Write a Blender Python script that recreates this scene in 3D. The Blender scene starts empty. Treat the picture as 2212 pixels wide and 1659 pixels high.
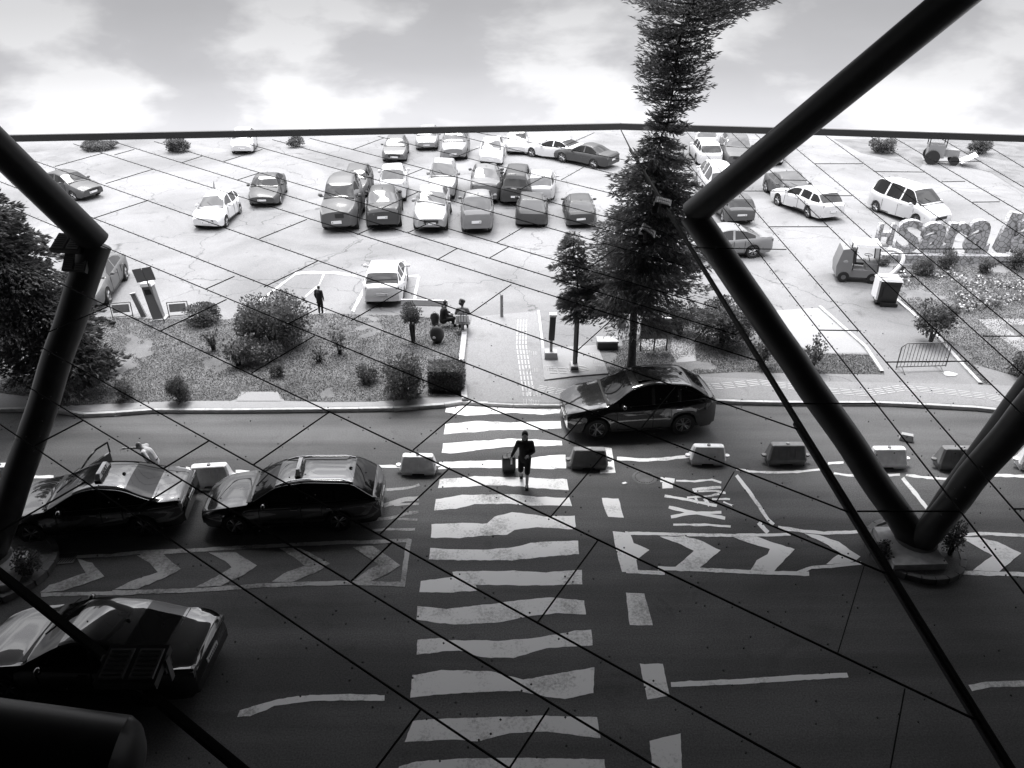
import bpy, bmesh, math, random
import numpy as np
from mathutils import Vector, Matrix, noise
from mathutils.geometry import tessellate_polygon

R = math.radians
random.seed(7)
rng = np.random.default_rng(7)
C = bpy.context.scene.collection
scn = bpy.context.scene

# ------------------------------------------------------------ camera
F_PX, CX, CY = 1671.0, 1106.0, 829.5          # focal length and centre in pixels of a 2212 px wide view
PITCH, CAM_Z = R(29.0), 13.4
cp, sp = math.cos(PITCH), math.sin(PITCH)
cam_d = bpy.data.cameras.new('camera')
cam = bpy.data.objects.new('camera', cam_d)
C.objects.link(cam)
cam.location = (0, 0, CAM_Z)
cam.rotation_euler = (R(90) - PITCH, 0, 0)
cam_d.sensor_width = 36
cam_d.lens = 36 * F_PX / 2212
cam_d.clip_start = 0.05
cam_d.clip_end = 2000
scn.camera = cam
scn.view_settings.view_transform = 'Standard'
scn.view_settings.look = 'None'
scn.view_settings.exposure = 0.0
scn.view_settings.gamma = 1.0
scn.render.resolution_x, scn.render.resolution_y = 1024, 768

# ------------------------------------------------------------ sky and sun
SUN_EL, SUN_AZ = R(62), R(-14)
world = bpy.data.worlds.new('World')
scn.world = world
world.use_nodes = True
nt = world.node_tree
nt.nodes.clear()
def N(t, **k):
    n = nt.nodes.new(t)
    for a, b in k.items():
        setattr(n, a, b)
    return n
out = N('ShaderNodeOutputWorld'); bg = N('ShaderNodeBackground')
tc = N('ShaderNodeTexCoord'); sep = N('ShaderNodeSeparateXYZ')
nt.links.new(tc.outputs['Generated'], sep.inputs[0])
ab = N('ShaderNodeMath', operation='ABSOLUTE')
nt.links.new(sep.outputs['Z'], ab.inputs[0])
ramp = N('ShaderNodeValToRGB')
e = ramp.color_ramp.elements
e[0].position = 0.0; e[0].color = (.48, .48, .50, 1)
e[1].position = 1.0; e[1].color = (6.5, 6.5, 6.6, 1)
for p, v in ((.05, .53), (.115, .70), (.17, 1.02), (.30, 1.2), (.5, 1.7), (.62, 3.0), (.8, 5.6)):
    q = e.new(p); q.color = (v, v, v * 1.015, 1)
nt.links.new(ab.outputs[0], ramp.inputs[0])
# clouds: stretched noise
comb = N('ShaderNodeCombineXYZ')
nt.links.new(sep.outputs['X'], comb.inputs[0]); nt.links.new(sep.outputs['Y'], comb.inputs[1])
mz = N('ShaderNodeMath', operation='MULTIPLY'); mz.inputs[1].default_value = 2.3
nt.links.new(sep.outputs['Z'], mz.inputs[0]); nt.links.new(mz.outputs[0], comb.inputs[2])
nz = N('ShaderNodeTexNoise'); nz.inputs['Scale'].default_value = 6.2; nz.inputs['Detail'].default_value = 9
nz.inputs['Roughness'].default_value = .5; nz.inputs['Distortion'].default_value = .15
nt.links.new(comb.outputs[0], nz.inputs['Vector'])
cr = N('ShaderNodeValToRGB')
ce = cr.color_ramp.elements
ce[0].position = .38; ce[0].color = (.87, .87, .895, 1)
ce[1].position = .60; ce[1].color = (1.36, 1.36, 1.37, 1)
q = ce.new(.47); q.color = (.90, .90, .925, 1)
q = ce.new(.515); q.color = (1.04, 1.04, 1.06, 1)
nt.links.new(nz.outputs['Fac'], cr.inputs[0])
mul = N('ShaderNodeMixRGB', blend_type='MULTIPLY'); mul.inputs[0].default_value = 1
nt.links.new(ramp.outputs[0], mul.inputs[1]); nt.links.new(cr.outputs[0], mul.inputs[2])
# physical sky (brightness only) under the cloud cover
sky = N('ShaderNodeTexSky', sky_type='NISHITA')
sky.sun_disc = False; sky.sun_elevation = SUN_EL; sky.sun_rotation = -SUN_AZ
combs = N('ShaderNodeCombineXYZ')
nt.links.new(sep.outputs['X'], combs.inputs[0]); nt.links.new(sep.outputs['Y'], combs.inputs[1]); nt.links.new(ab.outputs[0], combs.inputs[2])
nt.links.new(combs.outputs[0], sky.inputs['Vector'])
bw = N('ShaderNodeRGBToBW'); nt.links.new(sky.outputs[0], bw.inputs[0])
sm = N('ShaderNodeMath', operation='MULTIPLY'); sm.inputs[1].default_value = .1
nt.links.new(bw.outputs[0], sm.inputs[0])
mix = N('ShaderNodeMixRGB', blend_type='MIX'); mix.inputs[0].default_value = .9
nt.links.new(sm.outputs[0], mix.inputs[1]); nt.links.new(mul.outputs[0], mix.inputs[2])
nt.links.new(mix.outputs[0], bg.inputs['Color']); bg.inputs['Strength'].default_value = 1.0
nt.links.new(bg.outputs[0], out.inputs[0])

sun_d = bpy.data.lights.new('sun', 'SUN')
sun_d.energy = 4.2; sun_d.angle = R(18); sun_d.color = (1, .99, .975)
sun = bpy.data.objects.new('sun', sun_d); C.objects.link(sun)
sd = Vector((math.sin(SUN_AZ) * math.cos(SUN_EL), math.cos(SUN_AZ) * math.cos(SUN_EL), math.sin(SUN_EL)))
sun.rotation_euler = sd.to_track_quat('Z', 'Y').to_euler()
sun.location = sd * 80

# ------------------------------------------------------------ helpers
def G(u, v, z=0.0):
    """world point on the horizontal plane z seen at (u, v) of the 2212 px wide view"""
    t = (v - CY) / F_PX
    D = CAM_Z - z
    y = D * (cp - t * sp) / (sp + t * cp)
    dep = y * cp + D * sp
    return Vector(((u - CX) / F_PX * dep, y, z))

def scale_at(v, z=0.0):
    g = G(CX, v, z)
    return F_PX / (g.y * cp + (CAM_Z - z) * sp)

def z_at(g, v):
    """height at which the vertical through g is seen at row v"""
    t = (v - CY) / F_PX
    return CAM_Z - g.y * (sp + t * cp) / (cp - t * sp)

def reg(ox, oy, k=.268553):
    return lambda p: (ox + p[0] * k, oy + p[1] * k)

def mat(name, col, rough=.6, metal=0.0, spec=.5, coat=0.0, noise_amt=0.0, noise_scale=8.0, bump=0.0, bump_scale=60.0, tex='noise', island=0.0, sub=0.0, ior=1.45):
    m = bpy.data.materials.new(name)
    m.use_nodes = True
    t = m.node_tree
    b = t.nodes['Principled BSDF']
    if not isinstance(col, (tuple, list)):
        col = (col, col, col * 1.01)
    b.inputs['Base Color'].default_value = (*col[:3], 1)
    b.inputs['Roughness'].default_value = rough
    b.inputs['Metallic'].default_value = metal
    b.inputs['Specular IOR Level'].default_value = spec
    b.inputs['IOR'].default_value = ior
    b.inputs['Coat Weight'].default_value = coat
    b.inputs['Coat Roughness'].default_value = .03
    tcn = t.nodes.new('ShaderNodeTexCoord')
    last = None
    if noise_amt > 0:
        n = t.nodes.new('ShaderNodeTexNoise'); n.inputs['Scale'].default_value = noise_scale; n.inputs['Detail'].default_value = 6
        t.links.new(tcn.outputs['Object'], n.inputs['Vector'])
        mr = t.nodes.new('ShaderNodeMapRange')
        mr.inputs['From Min'].default_value = .3; mr.inputs['From Max'].default_value = .7
        mr.inputs['To Min'].default_value = 1 - noise_amt; mr.inputs['To Max'].default_value = 1 + noise_amt
        t.links.new(n.outputs['Fac'], mr.inputs['Value'])
        last = mr.outputs[0]
    if island > 0:
        gi = t.nodes.new('ShaderNodeNewGeometry')
        mr = t.nodes.new('ShaderNodeMapRange')
        mr.inputs['To Min'].default_value = 1 - island; mr.inputs['To Max'].default_value = 1 + island
        t.links.new(gi.outputs['Random Per Island'], mr.inputs['Value'])
        if last is None:
            last = mr.outputs[0]
        else:
            mm = t.nodes.new('ShaderNodeMath'); mm.operation = 'MULTIPLY'
            t.links.new(last, mm.inputs[0]); t.links.new(mr.outputs[0], mm.inputs[1]); last = mm.outputs[0]
    if last is not None:
        vm = t.nodes.new('ShaderNodeVectorMath'); vm.operation = 'SCALE'
        vm.inputs[0].default_value = col[:3]
        t.links.new(last, vm.inputs['Scale'])
        t.links.new(vm.outputs[0], b.inputs['Base Color'])
    if bump > 0:
        n2 = t.nodes.new('ShaderNodeTexNoise'); n2.inputs['Scale'].default_value = bump_scale; n2.inputs['Detail'].default_value = 3
        t.links.new(tcn.outputs['Object'], n2.inputs['Vector'])
        bp = t.nodes.new('ShaderNodeBump'); bp.inputs['Strength'].default_value = bump; bp.inputs['Distance'].default_value = .02
        t.links.new(n2.outputs['Fac'], bp.inputs['Height']); t.links.new(bp.outputs[0], b.inputs['Normal'])
    return m

def ground_mat(name, base, big=.25, fine=.3, stain=.3, cracks=0.0, rough=.9, patch_scale=.12, bands=0.0):
    m = bpy.data.materials.new(name); m.use_nodes = True
    t = m.node_tree; b = t.nodes['Principled BSDF']
    b.inputs['Roughness'].default_value = rough; b.inputs['Specular IOR Level'].default_value = .3
    tcn = t.nodes.new('ShaderNodeTexCoord'); V = tcn.outputs['Object']
    def rng_(sock, a, c, lo, hi):
        mr = t.nodes.new('ShaderNodeMapRange'); mr.inputs['From Min'].default_value = a; mr.inputs['From Max'].default_value = c
        mr.inputs['To Min'].default_value = lo; mr.inputs['To Max'].default_value = hi
        t.links.new(sock, mr.inputs['Value']); return mr.outputs[0]
    def ns(scale, det=5, rgh=.6, dist=0.0):
        n = t.nodes.new('ShaderNodeTexNoise'); n.inputs['Scale'].default_value = scale; n.inputs['Detail'].default_value = det
        n.inputs['Roughness'].default_value = rgh; n.inputs['Distortion'].default_value = dist
        t.links.new(V, n.inputs['Vector']); return n.outputs['Fac']
    def mulf(a, c):
        mm = t.nodes.new('ShaderNodeMath'); mm.operation = 'MULTIPLY'
        t.links.new(a, mm.inputs[0]); t.links.new(c, mm.inputs[1]); return mm.outputs[0]
    f = rng_(ns(patch_scale, 6, .6, .6), .35, .65, 1 - big, 1 + big)
    f = mulf(f, rng_(ns(28, 2, .7), .3, .7, 1 - fine, 1 + fine))
    f = mulf(f, rng_(ns(.7, 8, .7, 1.2), .30, .42, 1 - stain, 1))
    if bands > 0:
        mp = t.nodes.new('ShaderNodeMapping'); mp.inputs['Scale'].default_value = (.06, .75, 1)
        t.links.new(V, mp.inputs['Vector'])
        nb_ = t.nodes.new('ShaderNodeTexNoise'); nb_.inputs['Scale'].default_value = 1.0; nb_.inputs['Detail'].default_value = 5; nb_.inputs['Roughness'].default_value = .55
        t.links.new(mp.outputs[0], nb_.inputs['Vector'])
        f = mulf(f, rng_(nb_.outputs['Fac'], .36, .64, 1 - bands, 1 + bands))
        f = mulf(f, rng_(ns(9, 4, .8), .62, .74, 1, 1.35))
    if cracks > 0:
        nzv = t.nodes.new('ShaderNodeTexNoise'); nzv.inputs['Scale'].default_value = .8; nzv.inputs['Detail'].default_value = 6
        t.links.new(V, nzv.inputs['Vector'])
        ad = t.nodes.new('ShaderNodeVectorMath'); ad.operation = 'MULTIPLY_ADD'
        ad.inputs[1].default_value = (1.8, 1.8, 0)
        t.links.new(nzv.outputs['Color'], ad.inputs[0]); t.links.new(V, ad.inputs[2])
        vo = t.nodes.new('ShaderNodeTexVoronoi'); vo.feature = 'DISTANCE_TO_EDGE'; vo.inputs['Scale'].default_value = .17
        t.links.new(ad.outputs[0], vo.inputs['Vector'])
        f = mulf(f, rng_(vo.outputs['Distance'], 0.0, .006, 1 - cracks, 1))
    vm = t.nodes.new('ShaderNodeVectorMath'); vm.operation = 'SCALE'
    vm.inputs[0].default_value = (base, base, base * 1.015)
    t.links.new(f, vm.inputs['Scale']); t.links.new(vm.outputs[0], b.inputs['Base Color'])
    bp = t.nodes.new('ShaderNodeBump'); bp.inputs['Strength'].default_value = .15; bp.inputs['Distance'].default_value = .01
    t.links.new(ns(70, 3), bp.inputs['Height']); t.links.new(bp.outputs[0], b.inputs['Normal'])
    return m

def paint_mat(name, base, under, wear=.45):
    m = bpy.data.materials.new(name); m.use_nodes = True
    t = m.node_tree; b = t.nodes['Principled BSDF']
    b.inputs['Roughness'].default_value = .8; b.inputs['Specular IOR Level'].default_value = .3
    tcn = t.nodes.new('ShaderNodeTexCoord')
    n = t.nodes.new('ShaderNodeTexNoise'); n.inputs['Scale'].default_value = 14; n.inputs['Detail'].default_value = 8; n.inputs['Roughness'].default_value = .75
    t.links.new(tcn.outputs['Object'], n.inputs['Vector'])
    n2 = t.nodes.new('ShaderNodeTexNoise'); n2.inputs['Scale'].default_value = 1.1; n2.inputs['Detail'].default_value = 4
    t.links.new(tcn.outputs['Object'], n2.inputs['Vector'])
    ad = t.nodes.new('ShaderNodeMath'); ad.operation = 'ADD'
    t.links.new(n.outputs['Fac'], ad.inputs[0]); t.links.new(n2.outputs['Fac'], ad.inputs[1])
    r = t.nodes.new('ShaderNodeValToRGB'); e = r.color_ramp.elements
    e[0].position = wear - .13; e[0].color = (under, under, under, 1)
    e[1].position = wear + .05; e[1].color = (base, base, base, 1)
    ml = t.nodes.new('ShaderNodeMath'); ml.operation = 'MULTIPLY'; ml.inputs[1].default_value = .5
    t.links.new(ad.outputs[0], ml.inputs[0]); t.links.new(ml.outputs[0], r.inputs[0])
    t.links.new(r.outputs[0], b.inputs['Base Color'])
    return m

M = {}
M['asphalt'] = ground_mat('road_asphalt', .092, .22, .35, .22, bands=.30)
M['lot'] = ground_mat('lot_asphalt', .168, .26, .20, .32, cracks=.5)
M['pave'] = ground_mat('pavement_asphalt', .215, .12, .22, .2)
M['slabpave'] = ground_mat('pale_paving', .27, .08, .1, .12)
M['soil'] = ground_mat('lawn_soil', .13, .25, .3, .25, patch_scale=.6)
M['kerb'] = mat('kerb_concrete', .42, .9, noise_amt=.2, noise_scale=5, bump=.3)
M['concrete'] = mat('concrete', .24, .9, noise_amt=.2, noise_scale=3, bump=.3)
M['concrete_dark'] = mat('weathered_concrete', .12, .9, noise_amt=.3, noise_scale=3, bump=.3)
M['paint'] = paint_mat('road_paint', .76, .17, .44)
M['paint_old'] = paint_mat('worn_road_paint', .38, .10, .50)
M['tactile'] = mat('tactile_strip', .42, .8)
M['steel'] = mat('dark_painted_steel', .032, .42, spec=.5, noise_amt=.15, noise_scale=4)
M['seam'] = mat('joint_black', .012, .8, spec=.1)
M['rivet'] = mat('rivet_metal', .06, .4, metal=.6)
M['beam'] = mat('edge_beam_paint', .05, .55)
M['rubber'] = mat('tyre_rubber', .018, .85)
M['rim'] = mat('alloy_rim', .34, .35, metal=.8)
M['rim_dark'] = mat('dark_alloy_rim', .16, .35, metal=.8)
M['glass'] = mat('car_glass', .008, .03, spec=.35, ior=1.45)
M['glass_light'] = mat('car_glass_bright', .07, .05, spec=.4, ior=1.45)
M['trim'] = mat('black_trim', .015, .45)
M['chrome'] = mat('chrome', .6, .15, metal=1.0)
M['lamp'] = mat('lamp_lens', .45, .12, coat=1.0)
M['tail'] = mat('tail_lens', .09, .15, coat=1.0)
M['plate'] = mat('number_plate', .62, .5)
M['ink'] = mat('black_ink', .02, .6)
M['plastic_white'] = mat('white_plastic', .93, .5, noise_amt=.12, noise_scale=5)
M['plastic_grey'] = mat('grey_plastic', .21, .5, noise_amt=.15, noise_scale=5)
M['plastic_dark'] = mat('dark_plastic', .03, .4)
M['white'] = mat('white_paint', .72, .5)
M['grey'] = mat('grey_paint', .20, .5)
M['midgrey'] = mat('mid_grey_paint', .35, .5)
M['black'] = mat('black_paint', .02, .35)
M['metal'] = mat('galvanised_metal', .16, .4, metal=.5)
M['bark'] = mat('bark', .055, .95, noise_amt=.4, noise_scale=9, bump=.8, bump_scale=18)
M['needle'] = mat('spruce_needles', .060, .7, island=.6, noise_amt=.35, noise_scale=1.3)
M['needle_dark'] = mat('dark_needles', .048, .7, island=.6, noise_amt=.45, noise_scale=1.1)
M['leaf'] = mat('shrub_leaves', .075, .6, island=.55, noise_amt=.35, noise_scale=2.5)
M['leaf_dark'] = mat('dark_shrub_leaves', .045, .6, island=.55, noise_amt=.35, noise_scale=2.5)
M['grass'] = mat('grass_blades', .19, .8, island=.5, noise_amt=.4, noise_scale=.8)
M['bloom'] = mat('white_blossom', .42, .8, island=.2)
M['stone'] = mat('mosaic_stone', .32, .85, noise_amt=.4, noise_scale=7)
M['skin'] = mat('skin', .32, .5)
M['cloth_black'] = mat('black_cloth', .012, .9)
M['cloth_grey'] = mat('grey_cloth', .16, .9)
M['cloth_white'] = mat('white_cloth', .7, .9)
M['hair'] = mat('hair', .03, .6)
M['hair_grey'] = mat('grey_hair', .14, .6)

def car_paint(v):
    k = 'carpaint_%d' % int(v * 1000)
    if k not in M:
        if v < .05:
            M[k] = mat('car_paint_%d' % int(v * 1000), v, .30, metal=.0, spec=.15, coat=1.0, ior=1.45)
        else:
            M[k] = mat('car_paint_%d' % int(v * 1000), v * .75, .50, metal=.0, spec=.35, coat=.12, ior=1.45)
        M[k].node_tree.nodes['Principled BSDF'].inputs['Coat IOR'].default_value = 1.85 if v < .05 else 1.4
    return M[k]

def leafy(name, col):
    m = mat(name, col, .65, spec=.3, island=.65, noise_amt=.3, noise_scale=1.6)
    t = m.node_tree; b = t.nodes['Principled BSDF']
    tr = t.nodes.new('ShaderNodeBsdfTranslucent'); mx = t.nodes.new('ShaderNodeMixShader'); mx.inputs[0].default_value = .5
    src = b.inputs['Base Color'].links[0].from_socket
    t.links.new(src, tr.inputs['Color']); t.links.new(b.outputs[0], mx.inputs[1]); t.links.new(tr.outputs[0], mx.inputs[2])
    t.links.new(mx.outputs[0], t.nodes['Material Output'].inputs['Surface'])
    return m
M['needle'] = leafy('spruce_needles', .18)
M['needle_dark'] = leafy('dark_needles', .14)
M['leaf'] = leafy('shrub_leaves', .17)
M['leaf_dark'] = leafy('dark_shrub_leaves', .12)
M['grass'] = leafy('grass_blades', .16)

class MB:
    def __init__(s):
        s.v = []; s.f = []; s.mi = []; s.mats = []
    def m(s, mt):
        if mt not in s.mats:
            s.mats.append(mt)
        return s.mats.index(mt)
    def add(s, vs, fs, mt=None):
        o = len(s.v)
        s.v += [tuple(v) for v in vs]
        s.f += [tuple(i + o for i in f) for f in fs]
        i = s.m(mt) if mt is not None else 0
        s.mi += [i] * len(fs)
    def box(s, c, d, mt=None, rz=0.0, rx=0.0, ry=0.0, taper=1.0):
        hx, hy, hz = d[0] / 2, d[1] / 2, d[2] / 2
        Mx = Matrix.Translation(c) @ Matrix.Rotation(rz, 4, 'Z') @ Matrix.Rotation(ry, 4, 'Y') @ Matrix.Rotation(rx, 4, 'X')
        vs = [Mx @ Vector((x * hx * (taper if z > 0 else 1), y * hy * (taper if z > 0 else 1), z * hz)) for z in (-1, 1) for x, y in ((-1, -1), (1, -1), (1, 1), (-1, 1))]
        s.add(vs, [(3, 2, 1, 0), (4, 5, 6, 7), (0, 1, 5, 4), (1, 2, 6, 5), (2, 3, 7, 6), (3, 0, 4, 7)], mt)
    def tube(s, pts, rs, n=10, mt=None, caps=True):
        pts = [Vector(p) for p in pts]
        if not isinstance(rs, (list, tuple)):
            rs = [rs] * len(pts)
        vs = []; fs = []
        up = None
        for i, p in enumerate(pts):
            d = (pts[min(i + 1, len(pts) - 1)] - pts[max(i - 1, 0)]).normalized()
            if up is None:
                up = Vector((0, 0, 1)) if abs(d.z) < .9 else Vector((1, 0, 0))
            a = d.cross(up).normalized(); b = a.cross(d).normalized(); up = b
            for k in range(n):
                t = 2 * math.pi * k / n
                vs.append(p + (a * math.cos(t) + b * math.sin(t)) * rs[i])
        for i in range(len(pts) - 1):
            for k in range(n):
                k2 = (k + 1) % n
                fs.append((i * n + k, i * n + k2, (i + 1) * n + k2, (i + 1) * n + k))
        if caps:
            fs.append(tuple(range(n))[::-1]); fs.append(tuple((len(pts) - 1) * n + k for k in range(n)))
        s.add(vs, fs, mt)
    def lathe(s, prof, axis='Z', c=(0, 0, 0), n=20, mt=None):
        vs = []; fs = []
        for r, z in prof:
            for k in range(n):
                t = 2 * math.pi * k / n
                x, y = r * math.cos(t), r * math.sin(t)
                if axis == 'Z': p = (x, y, z)
                elif axis == 'Y': p = (x, z, y)
                else: p = (z, x, y)
                vs.append((p[0] + c[0], p[1] + c[1], p[2] + c[2]))
        for i in range(len(prof) - 1):
            for k in range(n):
                k2 = (k + 1) % n
                fs.append((i * n + k, i * n + k2, (i + 1) * n + k2, (i + 1) * n + k))
        s.add(vs, fs, mt)
    def ell(s, c, r, n=12, m_=8, mt=None, Mx=None):
        vs = []; fs = []
        if not isinstance(r, (tuple, list)): r = (r, r, r)
        for i in range(m_ + 1):
            a = math.pi * i / m_
            for k in range(n):
                t = 2 * math.pi * k / n
                p = Vector((r[0] * math.sin(a) * math.cos(t), r[1] * math.sin(a) * math.sin(t), r[2] * math.cos(a)))
                if Mx is not None: p = Mx @ p
                vs.append(p + Vector(c))
        for i in range(m_):
            for k in range(n):
                k2 = (k + 1) % n
                fs.append((i * n + k, (i + 1) * n + k, (i + 1) * n + k2, i * n + k2))
        s.add(vs, fs, mt)
    def poly(s, pts, mt=None):
        tri = tessellate_polygon([[Vector(p) for p in pts]])
        fs = []
        for t in tri:
            a, b, c = (Vector(pts[i]) for i in t)
            fs.append(t if (b - a).cross(c - a).z > 0 else t[::-1])
        s.add(pts, fs, mt)
    def build(s, name, mt=None, parent=None, world=False, smooth=0, link=True):
        me = bpy.data.meshes.new(name)
        vs = s.v
        if world and parent is not None:
            inv = parent.matrix_basis.inverted()
            vs = [inv @ Vector(v) for v in vs]
        me.from_pydata([tuple(v) for v in vs], [], s.f)
        mats = s.mats if s.mats and s.mats[0] is not None else []
        if mats:
            for a in s.mats: me.materials.append(a)
            me.polygons.foreach_set('material_index', s.mi)
        elif mt is not None:
            me.materials.append(mt)
        me.update()
        if smooth:
            shade(me, smooth)
        o = bpy.data.objects.new(name, me)
        C.objects.link(o)
        if parent is not None: o.parent = parent
        return o

def shade(me, ang):
    bm = bmesh.new(); bm.from_mesh(me)
    bmesh.ops.remove_doubles(bm, verts=bm.verts, dist=1e-5)
    bmesh.ops.recalc_face_normals(bm, faces=bm.faces)
    lim = R(ang)
    for f in bm.faces: f.smooth = True
    for ed in bm.edges:
        if len(ed.link_faces) == 2:
            ed.smooth = ed.calc_face_angle(0) < lim
    bm.to_mesh(me); bm.free()

def mesh_np(name, V, Fq, mt, parent=None, k=4):
    """fast mesh from numpy: V (n,3), Fq (m,k)"""
    me = bpy.data.meshes.new(name)
    me.vertices.add(len(V)); me.vertices.foreach_set('co', V.astype(np.float32).ravel())
    me.loops.add(Fq.size); me.loops.foreach_set('vertex_index', Fq.astype(np.int32).ravel())
    me.polygons.add(len(Fq)); me.polygons.foreach_set('loop_start', np.arange(0, Fq.size, k, dtype=np.int32))
    me.update(calc_edges=True)
    me.materials.append(mt)
    o = bpy.data.objects.new(name, me); C.objects.link(o)
    if parent is not None: o.parent = parent
    return o

def thing(name, label, cat, loc=(0, 0, 0), rz=0.0, group=None):
    o = bpy.data.objects.new(name, None); C.objects.link(o)
    o.empty_display_size = .3
    o.location = loc; o.rotation_euler = (0, 0, rz)
    o['label'] = label; o['category'] = cat
    if group: o['group'] = group
    return o

def structure(o):
    o['kind'] = 'structure'
    return o

def copy_tree(o, parent=None):
    c = o.copy(); C.objects.link(c)
    c.parent = parent
    for ch in list(o.children):
        copy_tree(ch, c)
    return c

def warp_tree(root, amp, freq=.9, zamp=1.0):
    """the mirror panels ripple what they show: bend the meshes of a thing gently, in world space"""
    bpy.context.view_layer.update()
    def rec(o):
        if o.type == 'MESH':
            mw = o.matrix_world; inv = mw.inverted()
            if o.data.users > 1: o.data = o.data.copy()
            for vx in o.data.vertices:
                p = mw @ vx.co
                n = noise.noise_vector(p * freq)
                h = min(1, max(0, p.z) / .5)
                q = p + Vector((n.x * amp, n.y * amp * .6, n.z * amp * zamp * h))
                vx.co = inv @ q
        for c in o.children: rec(c)
    rec(root)

def text_mesh(s, size, extrude, mt, name, parent, mtx, mirror=False):
    cu = bpy.data.curves.new('tmp_text', 'FONT'); cu.body = s; cu.size = size; cu.extrude = extrude
    cu.align_x = 'CENTER'; cu.align_y = 'CENTER'; cu.resolution_u = 3
    to = bpy.data.objects.new('tmp_text', cu); C.objects.link(to)
    bpy.context.view_layer.update()
    me = bpy.data.meshes.new_from_object(to.evaluated_get(bpy.context.evaluated_depsgraph_get()))
    bpy.data.objects.remove(to); bpy.data.curves.remove(cu)
    X = Matrix.Scale(-1, 4, (1, 0, 0)) if mirror else Matrix.Identity(4)
    me.transform(mtx @ X)
    me.name = name
    me.materials.clear(); me.materials.append(mt)
    o = bpy.data.objects.new(name, me); C.objects.link(o); o.parent = parent
    return o
# ------------------------------------------------------------ ground, road, kerbs, lawns
KZ = .12
kerb_l = [(-320, 896), (-60, 884), (0, 882), (100, 880), (180, 893), (250, 890), (330, 884), (500, 884), (700, 882), (850, 880), (960, 872), (1000, 866)]
kerb_m = [(1000, 866), (1110, 872), (1220, 873), (1380, 869), (1530, 862)]
kerb_r = [(1530, 862), (1600, 866), (1700, 868), (1900, 868), (2000, 873), (2110, 879), (2212, 890), (2500, 905)]
kerb_all = kerb_l + kerb_m[1:] + kerb_r[1:]

# carriageway: one sheet under everything near
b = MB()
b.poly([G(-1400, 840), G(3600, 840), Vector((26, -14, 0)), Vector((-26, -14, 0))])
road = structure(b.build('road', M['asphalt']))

# raised ground (car park) out to where the canopy edge hides it
def Gk(p, z=KZ): return G(p[0], p[1], z)
edge_px = [(-200, 312), (0, 303), (670, 290), (1340, 277), (1780, 289), (2212, 303), (2500, 310)]
b = MB()
far = [G(u, v - 3, KZ) for u, v in edge_px]
pts = [Gk(p) for p in kerb_all]
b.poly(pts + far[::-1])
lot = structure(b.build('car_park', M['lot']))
# kerb stones
def kerb(pts, name, hgt=KZ, w=.13, mt='kerb', world=True, step=.95):
    P = [Gk(p) if len(p) == 2 else Vector(p) for p in pts]
    root = bpy.data.objects.new(name, None); C.objects.link(root); root['kind'] = 'structure'
    seg = []
    for i in range(len(P) - 1):
        a, c = P[i], P[i + 1]
        n = max(1, int(round((c - a).length / step)))
        for k in range(n):
            seg.append((a.lerp(c, k / n), a.lerp(c, (k + 1) / n)))
    for a, c in seg:
        d = c - a; L = d.length
        mb = MB()
        mb.box(((a + c) / 2).to_tuple()[:2] + (hgt / 2 + random.uniform(0, .008),), (L - .012, w, hgt + .006), rz=math.atan2(d.y, d.x) + random.uniform(-.004, .004))
        mb.build('kerb_stone', M[mt], root)
    return root
kerb(kerb_l, 'kerb')
kerb(kerb_r, 'kerb')
kerb(kerb_m, 'kerb', hgt=.115, w=.16)

def sheet(name, px, mt, z, kind='structure', parent=None):
    mb = MB(); mb.poly([G(u, v, z) for u, v in px])
    o = mb.build(name, M[mt], parent)
    if parent is None: o['kind'] = kind
    return o

sheet('pavement', [(-320, 845), (0, 847), (300, 868), (620, 862), (1000, 858), (1002, 866), (960, 870), (850, 877), (500, 881), (330, 881), (250, 886), (180, 889), (100, 877), (-320, 892)], 'slabpave', KZ + .004)
sheet('pavement', [(1003, 866), (1012, 720), (1020, 684), (1160, 672), (1175, 740), (1190, 822), (1500, 812), (1680, 822), (2120, 830), (2500, 850), (2500, 899), (2212, 886), (2110, 875), (2000, 869), (1900, 865), (1700, 865), (1600, 862), (1530, 859), (1380, 866), (1220, 870), (1110, 869)], 'pave', KZ + .004)
# raised pad with the sign posts
mb = MB(); pad = [(1176, 820), (1168, 752), (1290, 745), (1314, 806), (1240, 812)]
P = [G(u, v, KZ + .05) for u, v in pad]
mb.poly(P)
n = len(P); Q = [Vector((p.x, p.y, KZ)) for p in P]
mb.add(P + Q, [(i, (i + 1) % n, n + (i + 1) % n, n + i) for i in range(n)])
structure(mb.build('pavement', M['slabpave']))
sheet('pavement', [(1768, 762), (1690, 735), (1640, 700), (1660, 672), (1780, 664), (1800, 690), (1850, 735), (1872, 762)], 'slabpave', KZ + .004)
kerb([(1770, 664), (1805, 695), (1870, 752), (1905, 805)], 'kerb', hgt=KZ + .07)
kerb([(1925, 640), (1967, 675), (2029, 734), (2069, 779), (2117, 830)], 'kerb', hgt=KZ + .07)
kerb([(1004, 866), (996, 790), (1003, 725), (1003, 690)], 'kerb', hgt=KZ + .1, w=.2)
kerb([(1163, 672), (1172, 745), (1178, 818)], 'kerb', hgt=KZ + .04, w=.1)

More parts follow.
